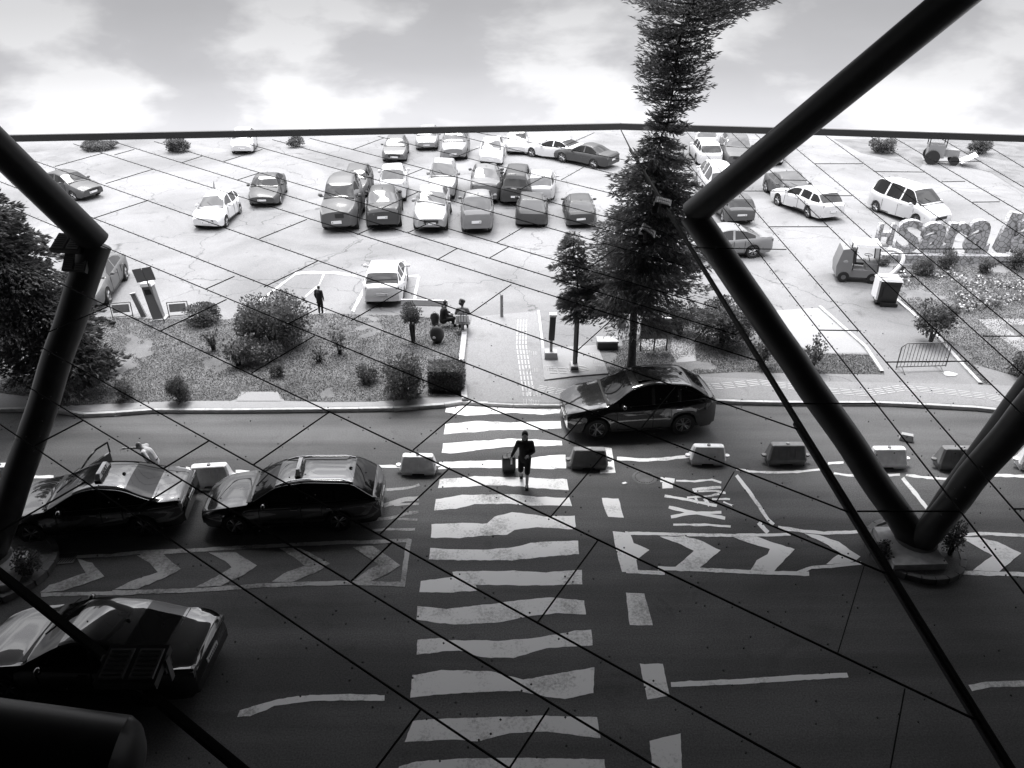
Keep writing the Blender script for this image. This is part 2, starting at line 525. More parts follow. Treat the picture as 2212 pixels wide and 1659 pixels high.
lawns = {
 'left': [(-300, 690), (0, 685), (220, 685), (376, 690), (540, 690), (701, 677), (782, 680), (889, 682), (980, 692), (1002, 723), (994, 782), (991, 849), (889, 861), (808, 867), (701, 868), (615, 865), (600, 846), (537, 847), (500, 865), (403, 865), (295, 869), (129, 877), (60, 856), (0, 849), (-300, 845)],
 'mid': [(1292, 752), (1314, 809), (1483, 809), (1590, 803), (1768, 806), (1911, 808), (1876, 766), (1768, 764), (1690, 738), (1640, 703), (1560, 672), (1470, 680), (1400, 715), (1340, 735)],
 'right': [(1924, 600), (1945, 655), (2029, 734), (2117, 830), (2142, 832), (2100, 785), (2330, 850), (2330, 565), (2150, 570), (1990, 572), (1930, 575)],
}
def in_poly(x, y, P):
    c = False; j = len(P) - 1
    for i in range(len(P)):
        if (P[i][1] > y) != (P[j][1] > y) and x < (P[j][0] - P[i][0]) * (y - P[i][1]) / (P[j][1] - P[i][1]) + P[i][0]:
            c = not c
        j = i
    return c
def grass_on(px, n, name, z, bare=.15, size=.048):
    P = [G(u, v, z) for u, v in px]
    xs = [p.x for p in P]; ys = [p.y for p in P]
    pp = [(p.x, p.y) for p in P]
    V = []; Fc = []
    k = 0; tries = 0
    while k < n and tries < n * 6:
        tries += 1
        x = random.uniform(min(xs), max(xs)); y = random.uniform(min(ys), max(ys))
        if not in_poly(x, y, pp): continue
        if noise.noise(Vector((x * .45, y * .45, 3))) + .5 + noise.noise(Vector((x * 2, y * 2, 3))) * .3 < bare * random.uniform(.6, 1.2): continue
        a = random.uniform(0, 6.28); s = size * random.uniform(.5, 1.3); w = s * .35
        lx, ly = math.cos(a) * w, math.sin(a) * w
        t = random.uniform(-.6, .6) * s, random.uniform(-.6, .6) * s
        o = len(V)
        V += [(x - lx, y - ly, z), (x + lx, y + ly, z), (x + t[0], y + t[1], z + s * random.uniform(.4, 1))]
        Fc.append((o, o + 1, o + 2)); k += 1
    o = mesh_np(name, np.array(V), np.array(Fc), M['grass'], k=3)
    o['kind'] = 'stuff'; o['label'] = 'short patchy grass growing on the planted bed'
    return o
for k, (px, cnt) in {'left': (lawns['left'], 130000), 'mid': (lawns['mid'], 40000), 'right': (lawns['right'], 60000)}.items():
    sheet('lawn', px, 'soil', KZ + .012)
    grass_on(px, cnt, 'grass', KZ + .012)
sheet('path', [(2112, 690), (2170, 688), (2330, 690), (2330, 830), (2215, 765), (2150, 722)], 'slabpave', KZ + .02)
sheet('lawn', [(2160, 700), (2330, 706), (2330, 780), (2230, 745)], 'soil', KZ + .026)
sheet('path', [(1452, 731), (1500, 731), (1503, 780), (1462, 783), (1448, 760)], 'slabpave', KZ + .022)
sheet('path', [(1385, 727), (1440, 722), (1442, 745), (1400, 757), (1380, 745)], 'slabpave', KZ + .020)
sheet('path', [(520, 846), (600, 846), (607, 866), (510, 866)], 'slabpave', KZ + .018)

# ------------------------------------------------------------ painted markings (children of the road)
PZ = .005; MKN = 0
r3 = reg(918, 783); r4 = reg(1350, 864); r5 = reg(1618, 918); r2 = reg(378, 918); r1 = reg(0, 891); r7 = reg(486, 1215)
ident = lambda p: p
def dense(px, seg=9):
    o = []
    for i in range(len(px)):
        a, c = px[i], px[(i + 1) % len(px)]
        L = math.hypot(c[0] - a[0], c[1] - a[1]); n = max(1, int(L / seg))
        nx, ny = ((c[1] - a[1]) / L, -(c[0] - a[0]) / L) if L else (0, 0)
        for k in range(n):
            t = k / n
            x = a[0] + (c[0] - a[0]) * t; y = a[1] + (c[1] - a[1]) * t
            j = noise.noise(Vector((x * .06, y * .1, 5))) * 1.6 + random.uniform(-.35, .35)
            o.append((x + nx * j, y + ny * j))
    return o
def marking(px, name='painted_stripe', mt='paint', z=PZ, tr=ident, parent=road):
    global MKN; MKN += 1; z = z + MKN * .00008
    px = dense([tr(p) for p in px])
    mb = MB(); mb.poly([G(u, v, z) for u, v in px])
    return mb.build(name, M[mt], parent)
def stroke_px(pts, w, tr=ident):
    pts = [tr(p) for p in pts]
    w = w * (.268553 if tr is not ident else 1)
    L = []; Rr = []
    for i, p in enumerate(pts):
        a = pts[max(0, i - 1)]; c = pts[min(len(pts) - 1, i + 1)]
        d = math.hypot(c[0] - a[0], c[1] - a[1]); nx, ny = -(c[1] - a[1]) / d, (c[0] - a[0]) / d
        # foreshortening: a line running across is seen thinner than one running away
        L.append((p[0] + nx * w / 2, p[1] + ny * w / 2)); Rr.append((p[0] - nx * w / 2, p[1] - ny * w / 2))
    return L + Rr[::-1]
def line(pts, w, tr=ident, name='painted_line', mt='paint', z=PZ):
    return marking(stroke_px(pts, w, tr), name, mt, z)

S3 = [
 [(175,335),(420,345),(700,340),(1090,360),(1085,405),(950,420),(700,405),(330,425),(165,400)],
 [(165,497),(400,470),(700,480),(1090,470),(1097,530),(900,540),(600,540),(400,560),(150,577)],
 [(145,650),(400,632),(700,612),(1000,625),(1100,630),(1105,670),(900,672),(700,672),(450,700),(200,733),(135,725)],
 [(115,800),(400,790),(620,785),(850,770),(1000,745),(1130,742),(1135,850),(1000,860),(850,850),(560,850),(400,845),(230,848),(105,858)],
 [(118,940),(400,915),(600,920),(820,925),(1000,935),(1140,940),(1157,1027),(900,1010),(750,995),(500,985),(350,1000),(200,1003),(105,1010)],
 [(88,1100),(300,1065),(500,1062),(700,1058),(900,1080),(1165,1085),(1183,1155),(1000,1150),(870,1153),(650,1135),(400,1140),(250,1175),(75,1190)],
 [(52,1300),(300,1290),(500,1295),(560,1240),(700,1205),(850,1220),(1000,1240),(1205,1232),(1215,1320),(1185,1340),(900,1325),(720,1345),(660,1385),(450,1395),(280,1412),(48,1408)],
 [(42,1493),(300,1505),(500,1505),(700,1490),(850,1450),(1000,1440),(1230,1433),(1240,1540),(1000,1560),(700,1590),(300,1590),(30,1583)]]
for s in S3: marking(s, 'crossing_stripe', tr=r3)
SU = [
 [(909,1255),(980,1246),(977,1234),(1100,1233),(1180,1236),(1257,1231),(1258,1262),(1150,1265),(1027,1263),(1033,1276),(960,1280),(906,1279)],
 [(902,1309),(964,1315),(1080,1302),(1140,1294),(1190,1290),(1262,1297),(1266,1327),(1200,1325),(1150,1330),(1080,1344),(991,1349),(942,1346),(900,1338)],
 [(902,1382),(948,1378),(974,1383),(1080,1384),(1160,1378),(1240,1363),(1277,1360),(1280,1394),(1180,1400),(1110,1421),(1040,1420),(991,1404),(900,1414)],
 [(891,1459),(953,1447),(1061,1450),(1130,1468),(1215,1453),(1284,1441),(1282,1497),(1220,1510),(1180,1505),(1120,1492),(1030,1495),(937,1501),(886,1507)],
 [(892,1557),(940,1553),(1060,1549),(1180,1546),(1290,1549),(1297,1595),(1180,1580),(1100,1584),(1030,1602),(980,1597),(874,1603)],
 [(862,1656),(900,1645),(1000,1638),(1120,1637),(1305,1640),(1312,1690),(855,1690)]]
for s in SU: marking(s, 'crossing_stripe')
marking([(1305,966),(1321,968),(1326,998),(1330,1021),(1295,1023),(1297,1006)])
marking([(1423,1090),(1555,1095),(1600,1250),(1475,1240),(1440,1170)], tr=r3)
marking([(1352,1280),(1392,1282),(1410,1351),(1360,1350)])
marking([(1382,1434),(1432,1434),(1447,1503),(1398,1511)])
marking([(1403,1600),(1470,1584),(1474,1690),(1412,1690)])
marking([(1449,1473),(1520,1470),(1620,1465),(1720,1458),(1830,1453),(1833,1463),(1720,1470),(1620,1477),(1500,1482),(1450,1484)], 'painted_line')
marking([(120,1190),(400,1105),(650,1068),(1000,1057),(1285,1068),(1283,1112),(950,1110),(650,1118),(400,1155),(200,1235),(100,1245)], 'painted_line', tr=r7)
marking([(2092,1480),(2130,1472),(2212,1470),(2300,1470),(2300,1482),(2140,1484),(2100,1493)], 'painted_line')
line([(1333, 990), (1390, 994), (1450, 990), (1490, 985)], 7)
line([(895,555),(1000,575),(1150,582),(1350,580),(1500,565),(1600,555)], 18, r4)
line([(1680,590),(1800,605),(2000,612),(2212,600)], 20, r4)
line([(1950,405),(2212,412),(2400,420)], 20, r5); line([(635,308),(760,300)], 18, r5)
line([(1260,403),(1500,430),(1640,435)], 20, r5)
line([(895,605),(1000,740),(1080,850),(1150,960),(1195,1003)], 28, r4); line([(1075,985),(1150,1066)], 34, r4)
line([(1235,425),(1330,540),(1440,680)], 30, r5)
line([(200,520),(340,520)], 14, r2); line([(490,372),(600,376)], 22, r2); line([(1590,330),(1820,332)], 22, r2); line([(230,520),(430,518)], 22, r1)
# TAXI lettering as the picture shows it, back to front
for pts, w in (([(545,722),(600,712),(775,702)],22),([(555,736),(730,730),(808,748)],16),([(318,770),(500,800),(740,852)],20),([(500,785),(600,780),(690,772),(760,755)],16),
               ([(560,775),(590,830)],20),([(640,790),(680,850)],24),([(700,796),(845,797)],15),([(790,820),(873,852)],16),
               ([(352,862),(450,885),(540,905),(700,930),(805,952)],24),([(370,940),(480,920),(620,905),(775,903)],24),([(388,1003),(520,1003),(640,1003),(850,1018)],17),
               ([(285,640),(400,650)],40),([(300,690),(385,685)],48),([(410,650),(560,655),(700,640),(775,665)],15)):
    line(pts, w, r4, 'painted_letter')
for pts, w in (([(1700,520),(1800,515),(1900,500),(1965,480)],20),([(1680,650),(1760,625),(1850,600),(1960,590)],36),([(1760,640),(1965,632)],18),([(1600,760),(1740,745),(1860,715),(1960,695)],24),([(1790,755),(1950,762)],18),([(1590,850),(1700,838),(1930,840)],18)):
    line(pts, w, r2, 'painted_letter', 'paint_old')
# hatched islands
for p in ([(1510,1355),(1650,1375),(1680,1450),(1805,1508),(1700,1590),(1715,1685),(1585,1685),(1530,1480)],): marking(p, 'painted_chevron', tr=r3, z=PZ)
for p in ([(280,1098),(480,1098),(600,1125),(770,1208),(600,1352),(400,1348),(470,1290),(555,1212),(420,1150)],
          [(870,1101),(1060,1101),(1200,1150),(1365,1200),(1200,1376),(1010,1365),(1060,1290),(1145,1240),(1165,1200),(1000,1150)],
          [(1440,1072),(1560,1086),(1720,1140),(1895,1260),(1860,1290),(1800,1312),(1620,1322),(1700,1250),(1740,1235),(1600,1150)]):
    marking(p, 'painted_chevron', tr=r4, z=PZ + .004)
for pts, w in (([(0,1068),(300,1078),(700,1088),(1100,1087),(1330,1080)],24),([(1235,1025),(1400,1050),(1600,1072),(1880,1058)],26),([(10,1378),(320,1392)],30),([(265,1352),(700,1368),(1100,1388),(1480,1398)],32),([(1380,1392),(1500,1348),(1700,1332),(1900,1312)],26)):
    line(pts, w, r4, z=PZ + .0)
marking([(1690,900),(1860,905),(2000,940),(2190,1030),(2010,1180),(1800,1170),(1900,1090),(1960,1050),(1800,960)], 'painted_chevron', tr=r5, z=PZ + .004)
line([(1680,890),(1850,872),(2212,888),(2400,890)], 25, r5); line([(1680,1185),(1900,1195),(2212,1200),(2400,1203)], 34, r5)
for p in ([(270,1028),(490,1025),(660,1130),(560,1200),(370,1292),(160,1304),(330,1220),(455,1145),(400,1090)],
          [(840,990),(1010,990),(1245,1112),(1180,1160),(1050,1220),(940,1262),(780,1262),(900,1180),(1045,1135),(950,1060)],
          [(1430,980),(1590,970),(1815,1130),(1700,1200),(1560,1260),(1440,1250),(1560,1160),(1640,1120),(1560,1070)]):
    marking(p, 'painted_chevron', 'paint_old', tr=r2, z=PZ + .004)
for p in ([(1100,1148),(1310,1138),(1455,1260),(1300,1340),(1100,1420),(920,1420),(1090,1340),(1270,1285),(1200,1210)],
          [(620,1175),(740,1210),(840,1320),(700,1370),(500,1435),(320,1448),(400,1390),(620,1310),(690,1290)]):
    marking(p, 'painted_chevron', 'paint_old', tr=r1, z=PZ + .004)
for pts, w in (([(-280,1035),(0,1020),(200,1005),(500,985),(900,965),(1300,945),(1600,940),(1885,925)],28),([(1887,915),(1855,1100),(1830,1300)],40),([(-500,1345),(0,1335),(300,1320),(700,1290),(1000,1280),(1400,1268),(1830,1280)],34)):
    line(pts, w, r2, mt='paint_old')
line([(600,1160),(900,1146),(1200,1118),(1500,1108)], 26, r1, mt='paint_old'); line([(330,1465),(600,1460),(900,1455),(1100,1448)], 30, r1, mt='paint_old')
# parking bay lines on the car park
def lotline(pts, w, z=KZ + .005, name='painted_line', mt='tactile'):
    o = marking(stroke_px(pts, w), name, mt, z, parent=lot); return o
lotline([(762, 672), (785, 628), (800, 600)], 7); lotline([(893, 665), (898, 630), (905, 597)], 6)
lotline([(800, 600), (850, 596), (905, 596)], 4); lotline([(560, 650), (600, 620), (640, 590)], 4)
lotline([(640, 590), (720, 588), (770, 596)], 5); lotline([(660,640),(690,615),(700,590)], 4)

# tactile paving: short raised bars in four rows
tb = MB()
def tactile(path, wpx, rows=4, z=KZ + .004, tile=.42):
    P = [G(u, v, z) for u, v in path]
    W = [scale_at(p[1]) for p in path]
    half = wpx / 2
    for r in range(rows):
        off = (r / (rows - 1) - .5) * .36
        acc = []
        for i in range(len(P)):
            a = P[max(0, i - 1)]; c = P[min(len(P) - 1, i + 1)]
            d = (c - a).normalized(); n = Vector((-d.y, d.x, 0))
            acc.append(P[i] + n * off)
        for i in range(len(acc) - 1):
            a, c = acc[i], acc[i + 1]; L = (c - a).length; k = max(1, int(round(L / tile)))
            d = (c - a) / L
            for j in range(k):
                p = a.lerp(c, (j + .5) / k)
                tb.box((p.x, p.y, z + .004), (L / k * .82, .045, .012), rz=math.atan2(d.y, d.x))
def dots(path, z=KZ + .004):
    for u, v in path:
        g = G(u, v, z)
        for i in range(4):
            for j in range(4):
                tb.box((g.x + (i - 1.5) * .09, g.y + (j - 1.5) * .09, z + .004), (.04, .04, .012))
tactile([(1128, 690), (1126, 745), (1134, 800), (1143, 858)], 30)
tactile([(1160, 838), (1200, 845), (1240, 850), (1290, 845)], 20)
tactile([(1495, 838), (1560, 834), (1640, 826), (1700, 834), (1760, 842), (1870, 850), (1950, 838), (2040, 846), (2130, 856), (2200, 868), (2330, 880)], 20)
tactile([(1185, 801), (1225, 800), (1270, 794)], 16, z=KZ + .055)
for p in ([(1185, 795), (1290, 780), (1280, 768), (1296, 795)],): dots(p, KZ + .055)
dots([(1145, 838), (1150, 848), (1140, 852), (1158, 852), (1136, 762), (1150, 764), (1140, 800), (1152, 800), (1140, 868), (1155, 870)])
tb.build('tactile_bar', M['tactile'], None)['kind'] = 'structure'

# manhole, drain grate, litter
g = G(1392, 1032); mh = thing('manhole_cover', 'round iron manhole cover set in the road right of the crossing', 'manhole cover', (g.x, g.y, .004))
mb = MB(); mb.lathe([(0, .01), (.33, .01), (.34, .006), (.36, 0)], n=28); mb.build('cover', M['concrete_dark'], mh)
mb = MB()
for k in range(22):
    t = 6.283 * k / 22; mb.box((.27 * math.cos(t), .27 * math.sin(t), .014), (.05, .02, .006), rz=t + 1.57)
mb.build('slot', M['ink'], mh)
g = G(137, 1207); dg = thing('drain_grate', 'slotted iron drain grate beside the left planter', 'drain grate', (g.x, g.y, .004), .1)
mb = MB(); mb.box((0, 0, .012), (.62, .42, .012)); mb.build('frame', M['concrete_dark'], dg)
mb = MB()
for r_ in range(2):
    for k in range(9): mb.box((-.25 + k * .0625, -.1 + .2 * r_, .021), (.025, .15, .006), rz=-.3)
mb.build('slot', M['ink'], dg)
def scrap(u, v, s, label, z=0.006, n=6):
    g = G(u, v, z); mb = MB()
    P = [(g.x + s * math.cos(t) * random.uniform(.6, 1.1), g.y + s * .7 * math.sin(t) * random.uniform(.6, 1.1), z + random.uniform(.005, .03)) for t in [k * 6.283 / n for k in range(n)]]
    mb.poly(P); P2 = [(p[0], p[1], z) for p in P]
    mb.add(P + P2, [(i, (i + 1) % n, n + (i + 1) % n, n + i) for i in range(n)])
    o = mb.build('paper_scrap', M['white']); o['label'] = label; o['category'] = 'litter'
scrap(1348, 1044, .09, 'crumpled white paper scrap on the road by the manhole cover')
scrap(254, 896, .16, 'pale scrap lying against the left kerb', n=9)
scrap(2050, 808, .30, 'flat white scrap on the pavement below the crowd barrier', KZ + .008, 10)
scrap(846, 796, .1, 'small white scrap in the grass left of the clipped hedge', KZ + .03)
scrap(1375, 803, .08, 'tiny white scrap in the grass by the spruce trunk', KZ + .03)
g = G(1957, 950)
t_ = thing('concrete_block', 'pale broken block lying on the road behind the barriers', 'block', g)
mb = MB(); mb.box((0, 0, .11), (.42, .2, .2), rz=-.4, taper=.8); mb.build('block', M['midgrey'], t_)
# unseen slab and walls, added out of frame to shade the near street
mb = MB(); mb.box((0, 4.4, 14.25), (220, 41, .5)); o = mb.build('shade_slab', M['steel']); o['label'] = 'unseen broad dark slab added overhead to shade the near street'; o['category'] = 'canopy'
mb = MB(); mb.box((0, -9, 7.5), (120, .6, 15)); o = mb.build('shade_wall', M['steel']); o['label'] = 'unseen dark wall added behind the camera to block light'; o['category'] = 'wall'  # added blocker: keeps sky light from behind off the road
mb = MB(); mb.box((-17.5, .8, 7.5), (.5, 19, 15)); o = mb.build('shade_wall', M['steel']); o['label'] = 'unseen dark wall added on the left side to darken the near street'; o['category'] = 'wall'  # added blocker: cuts side light at the lower left
mb = MB(); mb.box((20, -1.5, 7.5), (.5, 14.4, 15)); o = mb.build('shade_wall', M['steel']); o['label'] = 'unseen dark wall added on the right side to darken the near street'; o['category'] = 'wall'  # added blocker: cuts side light from the right
# ------------------------------------------------------------ canopy: edge beam, ridge, panel joints, rivets
HP = 7.5
can = thing('mirror_canopy', 'dark edge beam and ruled panel joints of the canopy across the whole view', 'canopy', (0, 20, HP))
def bar_world(mb, a, c, wa, wc, th=.02):
    d = (c - a); L = d.length; d.normalize(); n = Vector((-d.y, d.x, 0))
    vs = [a + n * wa, a - n * wa, c - n * wc, c + n * wc]
    dn = Vector((0, 0, th))
    mb.add(vs + [v - dn for v in vs], [(0, 3, 2, 1)[::-1], (4, 5, 6, 7)[::-1], (0, 1, 5, 4), (1, 2, 6, 5), (2, 3, 7, 6), (3, 0, 4, 7)])
def crease_v(u): return 319 + (u - 1361) * 1.6164
LF = [((35,333),(1726,927)),((158,310),(1640,779)),((247,306),(1590,722)),((333,305),(1550,665)),((505,302),(1478,573)),((588,301),(1455,535)),((669,298),(1432,500)),((817,294),(1415,440)),((970,288),(1395,392)),((1010,282),(1350,345)),
      ((-20,384),(1844,1109)),((-20,430),(1919,1239)),((-20,540),(2125,1561)),((-20,689),(1730,1659)),((-20,786),(1440,1668)),((-20,902),(1120,1672))]
RF = [((1435,285),(2240,1314)),((1483,284),(2240,1156)),((1581,287),(2240,924)),((1632,289),(2240,834)),((1683,290),(2240,749)),((1784,293),(2240,623)),((1880,294),(2240,528)),((1930,296),(2240,477)),((2030,297),(2240,420)),((2110,300),(2240,378))]
XS = [((118,359),(223,330)),((228,396),(333,364)),((201,471),(320,432)),((247,334),(290,322)),((392,351),(438,336)),((483,348),(567,322)),((513,388),(559,373)),((560,515),(663,473)),((443,624),(506,596)),((570,619),(686,563)),((346,714),(489,646)),((60,735),(234,661)),
      ((763,322),(830,297)),((991,336),(1037,317)),((825,449),(903,414)),((771,506),(819,485)),((881,502),(924,482)),((1072,524),(1134,488)),((943,561),(987,536)),((1058,556),(1099,532)),((758,692),(868,627)),((1015,677),(1104,614)),((623,698),(686,666)),((876,379),(913,364)),
      ((1209,319),(1284,286)),((1212,388),(1265,358)),((1123,409),(1177,380)),((1268,581),(1330,536)),((1279,517),(1311,490)),((1375,651),(1408,624)),((543,805),(680,724)),((548,1002),(711,889)),((892,971),(1018,865)),((75,961),(179,907)),((354,1010),(451,951)),
      ((1244,759),(1327,684)),((1217,946),(1265,893)),((1378,932),(1459,834)),((1499,738),(1531,700)),((0,1146),(185,1039)),((295,1098),(392,1037)),((821,1152),(972,1009)),((758,1254),(847,1170)),((1189,1116),(1302,983)),((1160,1345),(1291,1167)),((1547,1084),(1586,1018)),((1810,1410),(1868,1218)),((808,1664),(910,1529)),((1095,1666),(1186,1528)),((1922,1668),(1955,1487)),
      ((1760,353),(1864,353)),((1889,370),(1998,371)),((1685,388),(1743,389)),((1594,412),(1709,412)),((1782,422),(1841,422)),((2034,392),(2085,391)),((2101,436),(2160,435)),((1661,489),(1789,489)),((1496,534),(1699,538)),((1983,537),(2120,537)),((1924,547),(1991,547)),((1905,598),(1978,597)),((1768,712),(1854,713)),((2158,565),(2240,565)),
      ((2123,725),(2207,725)),((1913,781),(2093,779)),((1704,871),(1891,870)),((2018,348),(2120,348)),((1852,1103),(2073,1103)),((2190,1098),(2240,1098))]
rv = MB()
def rivets(a, c, offs=.055, stp=.46):
    d = c - a; L = d.length; d.normalize(); n = Vector((-d.y, d.x, 0))
    k = int(L / stp)
    for i in range(1, k):
        p = a + d * (i * L / k + random.uniform(-.01, .01))
        for sgn in (-1, 1):
            q = p + n * offs * sgn + d * .015 * sgn
            rv.box(q, (.014, .014, .012), rz=.7)
for a, c in LF + RF:
    A, Bq = G(*a, HP), G(*c, HP)
    wl = lambda v: .0036 + .0026 * max(0, min(1, (v - 300) / 1200))
    mb = MB(); bar_world(mb, A, Bq, wl(a[1]), wl(c[1]))
    mb.build('panel_joint', M['seam'], can, world=True); rivets(A, Bq)
for a, c in XS:
    A, Bq = G(*a, HP - .001), G(*c, HP - .001)
    mb = MB(); bar_world(mb, A, Bq, wl(a[1]) * .9, wl(c[1]) * .9)
    mb.build('panel_joint', M['seam'], can, world=True); rivets(A, Bq, stp=.5)
# rivets in the middle of panels
LA = LF[:]
for _ in range(260):
    u, v = random.uniform(0, 2212), random.uniform(330, 1650)
    q = G(u, v, HP)
    if random.random() < min(1, (v - 250) / 900 + .15):
        rv.box(q, (.014, .014, .012), rz=.7)
o = rv.build('rivet', M['rivet'], can, world=True); o['kind'] = 'stuff'
# edge beam
EP = [(-60, 304), (0, 303), (670, 290), (1340, 277), (1780, 289), (2212, 303), (2300, 306)]
def prism_along(P, w, h, name, mt, parent):
    mb = MB()
    for i in range(len(P) - 1):
        a, c = P[i], P[i + 1]; d = (c - a); L = d.length
        mb.box((a + c) / 2, (L + .02, w, h), rz=math.atan2(d.y, d.x))
    return mb.build(name, mt, parent, world=True)
for seg in (EP[:4], EP[3:]):
    prism_along([G(u, v - 4, HP) for u, v in seg], .16, .24, 'edge_beam', M['beam'], can)
mb = MB(); bar_world(mb, G(1340, 277, HP), G(1361, 319, HP), .012, .02, .03); mb.build('ridge_strip', M['seam'], can, world=True)
mb = MB()
pr = [(1361, 319, .028), (1480, 511, .025), (1618, 734, .023), (1725, 907, .021), (1849, 1108, .020), (1962, 1291, .019), (2200, 1675, .018)]
for i in range(len(pr) - 1):
    a, c = pr[i], pr[i + 1]
    bar_world(mb, G(a[0], a[1], HP + .03), G(c[0], c[1], HP + .03), a[2], c[2], .10)
mb.build('ridge_beam', M['seam'], can, world=True)
mb = MB(); bar_world(mb, G(1724, 912, HP), G(2205, 1690, HP), .012, .006, .05)
mb.v = [(x - .055, y - .0, z) for x, y, z in mb.v]; mb.build('ridge_pipe', M['rubber'], can, world=True)
mb = MB(); bar_world(mb, G(-30, 1210, HP + .03), G(252, 1434, HP + .03), .036, .036, .1); bar_world(mb, G(320, 1490, HP + .03), G(540, 1672, HP + .03), .036, .036, .1)
mb.build('ridge_beam', M['seam'], can, world=True)

# ------------------------------------------------------------ raking columns (bent where they meet the canopy plane)
def column(label, base_px, legs, r=.36, plinth=None, extra=()):
    bx = G(*base_px, 0)
    root = thing('raking_column', label, 'column', bx, group='raking steel columns')
    for (vp, lower, upper) in legs:
        V = G(vp[0], vp[1], HP)
        pts = []
        if lower: pts += [Vector((bx.x, bx.y, .28)), Vector((bx.x, bx.y, 0)).lerp(V, .35), Vector((bx.x, bx.y, 0)).lerp(V, .7)]
        mb = MB()
        # slight waviness of the mirrored half
        def wob(p, i):
            n_ = noise.noise_vector(p * .8)
            return p + Vector((n_.x, n_.y, n_.z)) * .045
        if lower:
            a = Vector((bx.x, bx.y, .25)); L = [wob(a.lerp(V, k / 26), k) if 0 < k < 26 else a.lerp(V, k / 26) for k in range(27)]
            mb.tube(L, r, 22)
            mb.build('lower_tube', M['steel'], root, world=True, smooth=50)
        if upper:
            top = Vector((bx.x, bx.y, 15.0)) if upper is True else Vector(upper)
            mb = MB(); mb.tube([V, V.lerp(top, .5), top], r, 28)
            mb.build('upper_tube', M['steel'], root, world=True, smooth=50)
    return root
# the legs' top joints: the tube and its continuation meet at the plane of the canopy
column('raking dark steel column rising from the right planter, bent beside the spruce', (1972, 1186), [((1497, 462), True, True)])
column('pair of dark steel tubes leaning right out of the right planter', (1981, 1188), [((2375, 705), True, False), ((2425, 560), True, False)], r=.33)
column('raking dark steel column at the left edge in front of the dark conifer', (-15, 1225), [((208, 525), True, True)], r=.34)
V3 = G(255, 1645, HP); d3 = G(-260, 1585, HP + .5) - V3
root = thing('raking_column', 'thick dark tube end in the bottom left corner', 'column', V3, group='raking steel columns')
mb = MB(); mb.tube([V3 + Vector((.17, 0, 0)), V3 + Vector((.16, 0, 0)), V3 + Vector((.13, 0, 0)), V3 + Vector((.08, 0, 0)), V3, V3 + d3], [.03, .13, .24, .32, .36, .37], 28); mb.build('tube', M['steel'], root, world=True, smooth=50)

# planters round the column feet
def planter(label, base_px, px_plinth, ring_px, ring_r):
    g = G(*base_px)
    root = thing('column_planter', label, 'planter', g)
    P = [G(u, v, .30) for u, v in px_plinth]; Q = [Vector((p.x, p.y, .02)) for p in P]
    mb = MB(); mb.add(P + Q, [(0, 1, 2, 3)] + [(i, (i + 1) % 4, 4 + (i + 1) % 4, 4 + i) for i in range(4)])
    mb.build('plinth', M['kerb'], root, world=True, smooth=30)
    c = G(*ring_px)
    mb = MB(); mb.lathe([(ring_r - .02, .11), (0.02, .13)], c=(c.x, c.y, 0), n=26); mb.build('soil', M['soil'], root, world=True)
    for k in range(22):
        t0 = 6.283 * k / 22; mb = MB()
        mb.box((c.x + ring_r * math.cos(t0), c.y + ring_r * math.sin(t0), .08), (.14, 2 * ring_r * math.sin(math.pi / 22) - .015, .17), rz=t0)
        mb.build('kerb_stone', M['concrete_dark'], root, world=True)
    mb = MB(); mb.lathe([(.5, .305), (.52, .315), (.38, .33)], c=(g.x, g.y, 0), n=24); mb.build('base_ring', M['concrete_dark'], root, world=True)
    return root
planter('square concrete plinth in a round kerbed bed under the right columns', (1972, 1186), [(1932, 1225 - 4), (2048, 1222 - 4), (1992, 1140 - 2), (1888, 1140 - 2)][::1], (1972, 1192), 1.12)
planter('square concrete plinth in a round kerbed bed at the left edge', (-15, 1225), [(-90, 1275), (28, 1262), (62, 1190), (-50, 1190)], (0, 1232), 1.25)

# ------------------------------------------------------------ floodlights
def floodlight(label, px, z, size, rz, tilt=0.0, bright='midgrey', flip=False):
    g = G(px[0], px[1], z)
    root = thing('floodlight', label, 'floodlight', g, rz, group='twin-panel floodlights')
    s = size
    mb = MB(); mb.box((0, 0, 0), (s, s * .72, s * .16), rx=tilt); mb.build('housing', M['plastic_dark'], root, smooth=30)
    for sx in (-1, 1):
        mb = MB(); Mx = Matrix.Rotation(tilt, 4, 'X')
        c = Mx @ Vector((sx * s * .245, 0, s * .09))
        mb.box(c, (s * .42, s * .58, s * .03), rx=tilt, taper=.93); pn = mb.build('lens_panel', M['plastic_grey'] if bright == 'midgrey' else M['concrete_dark'], root)
        mb = MB()
        for k in range(6):
            c = Mx @ Vector((sx * s * .245, s * (-.21 + .085 * k), s * .112)); mb.box(c, (s * .32, s * .03, s * .006), rx=tilt)
        mb.build('louvre', M['plastic_dark'], pn)
    mb = MB(); mb.box((0, s * .3, -s * .22), (s * .8, s * .25, s * .35)); mb.build('driver_box', M['trim'], root)
    for sx in (-1, 1):
        mb = MB(); mb.box((sx * s * .53, s * .1, -s * .15), (s * .03, s * .12, s * .5)); mb.build('bracket', M['metal'], root)
    return root
floodlight('large floodlight hanging in the bottom left corner over the black sedan', (288, 1440), HP + .15, .56, 0.0, .15)
floodlight('small floodlight on the bend of the left column', (150, 526), HP + .05, .72, -.15, .5)
floodlight('lower small floodlight just under the one on the left column', (165, 568), HP - .35, .62, -.2, .9, 'dark')
floodlight('small floodlight with two louvred panels beside the right column bend', (1432, 438), HP + .05, .60, 1.35, .2)
floodlight('dim lower floodlight behind the ridge beam in the spruce', (1400, 500), HP - .4, .55, 1.35, .6, 'dark')
# angle bracket under the large floodlight
g = G(350, 1520, HP - .2)
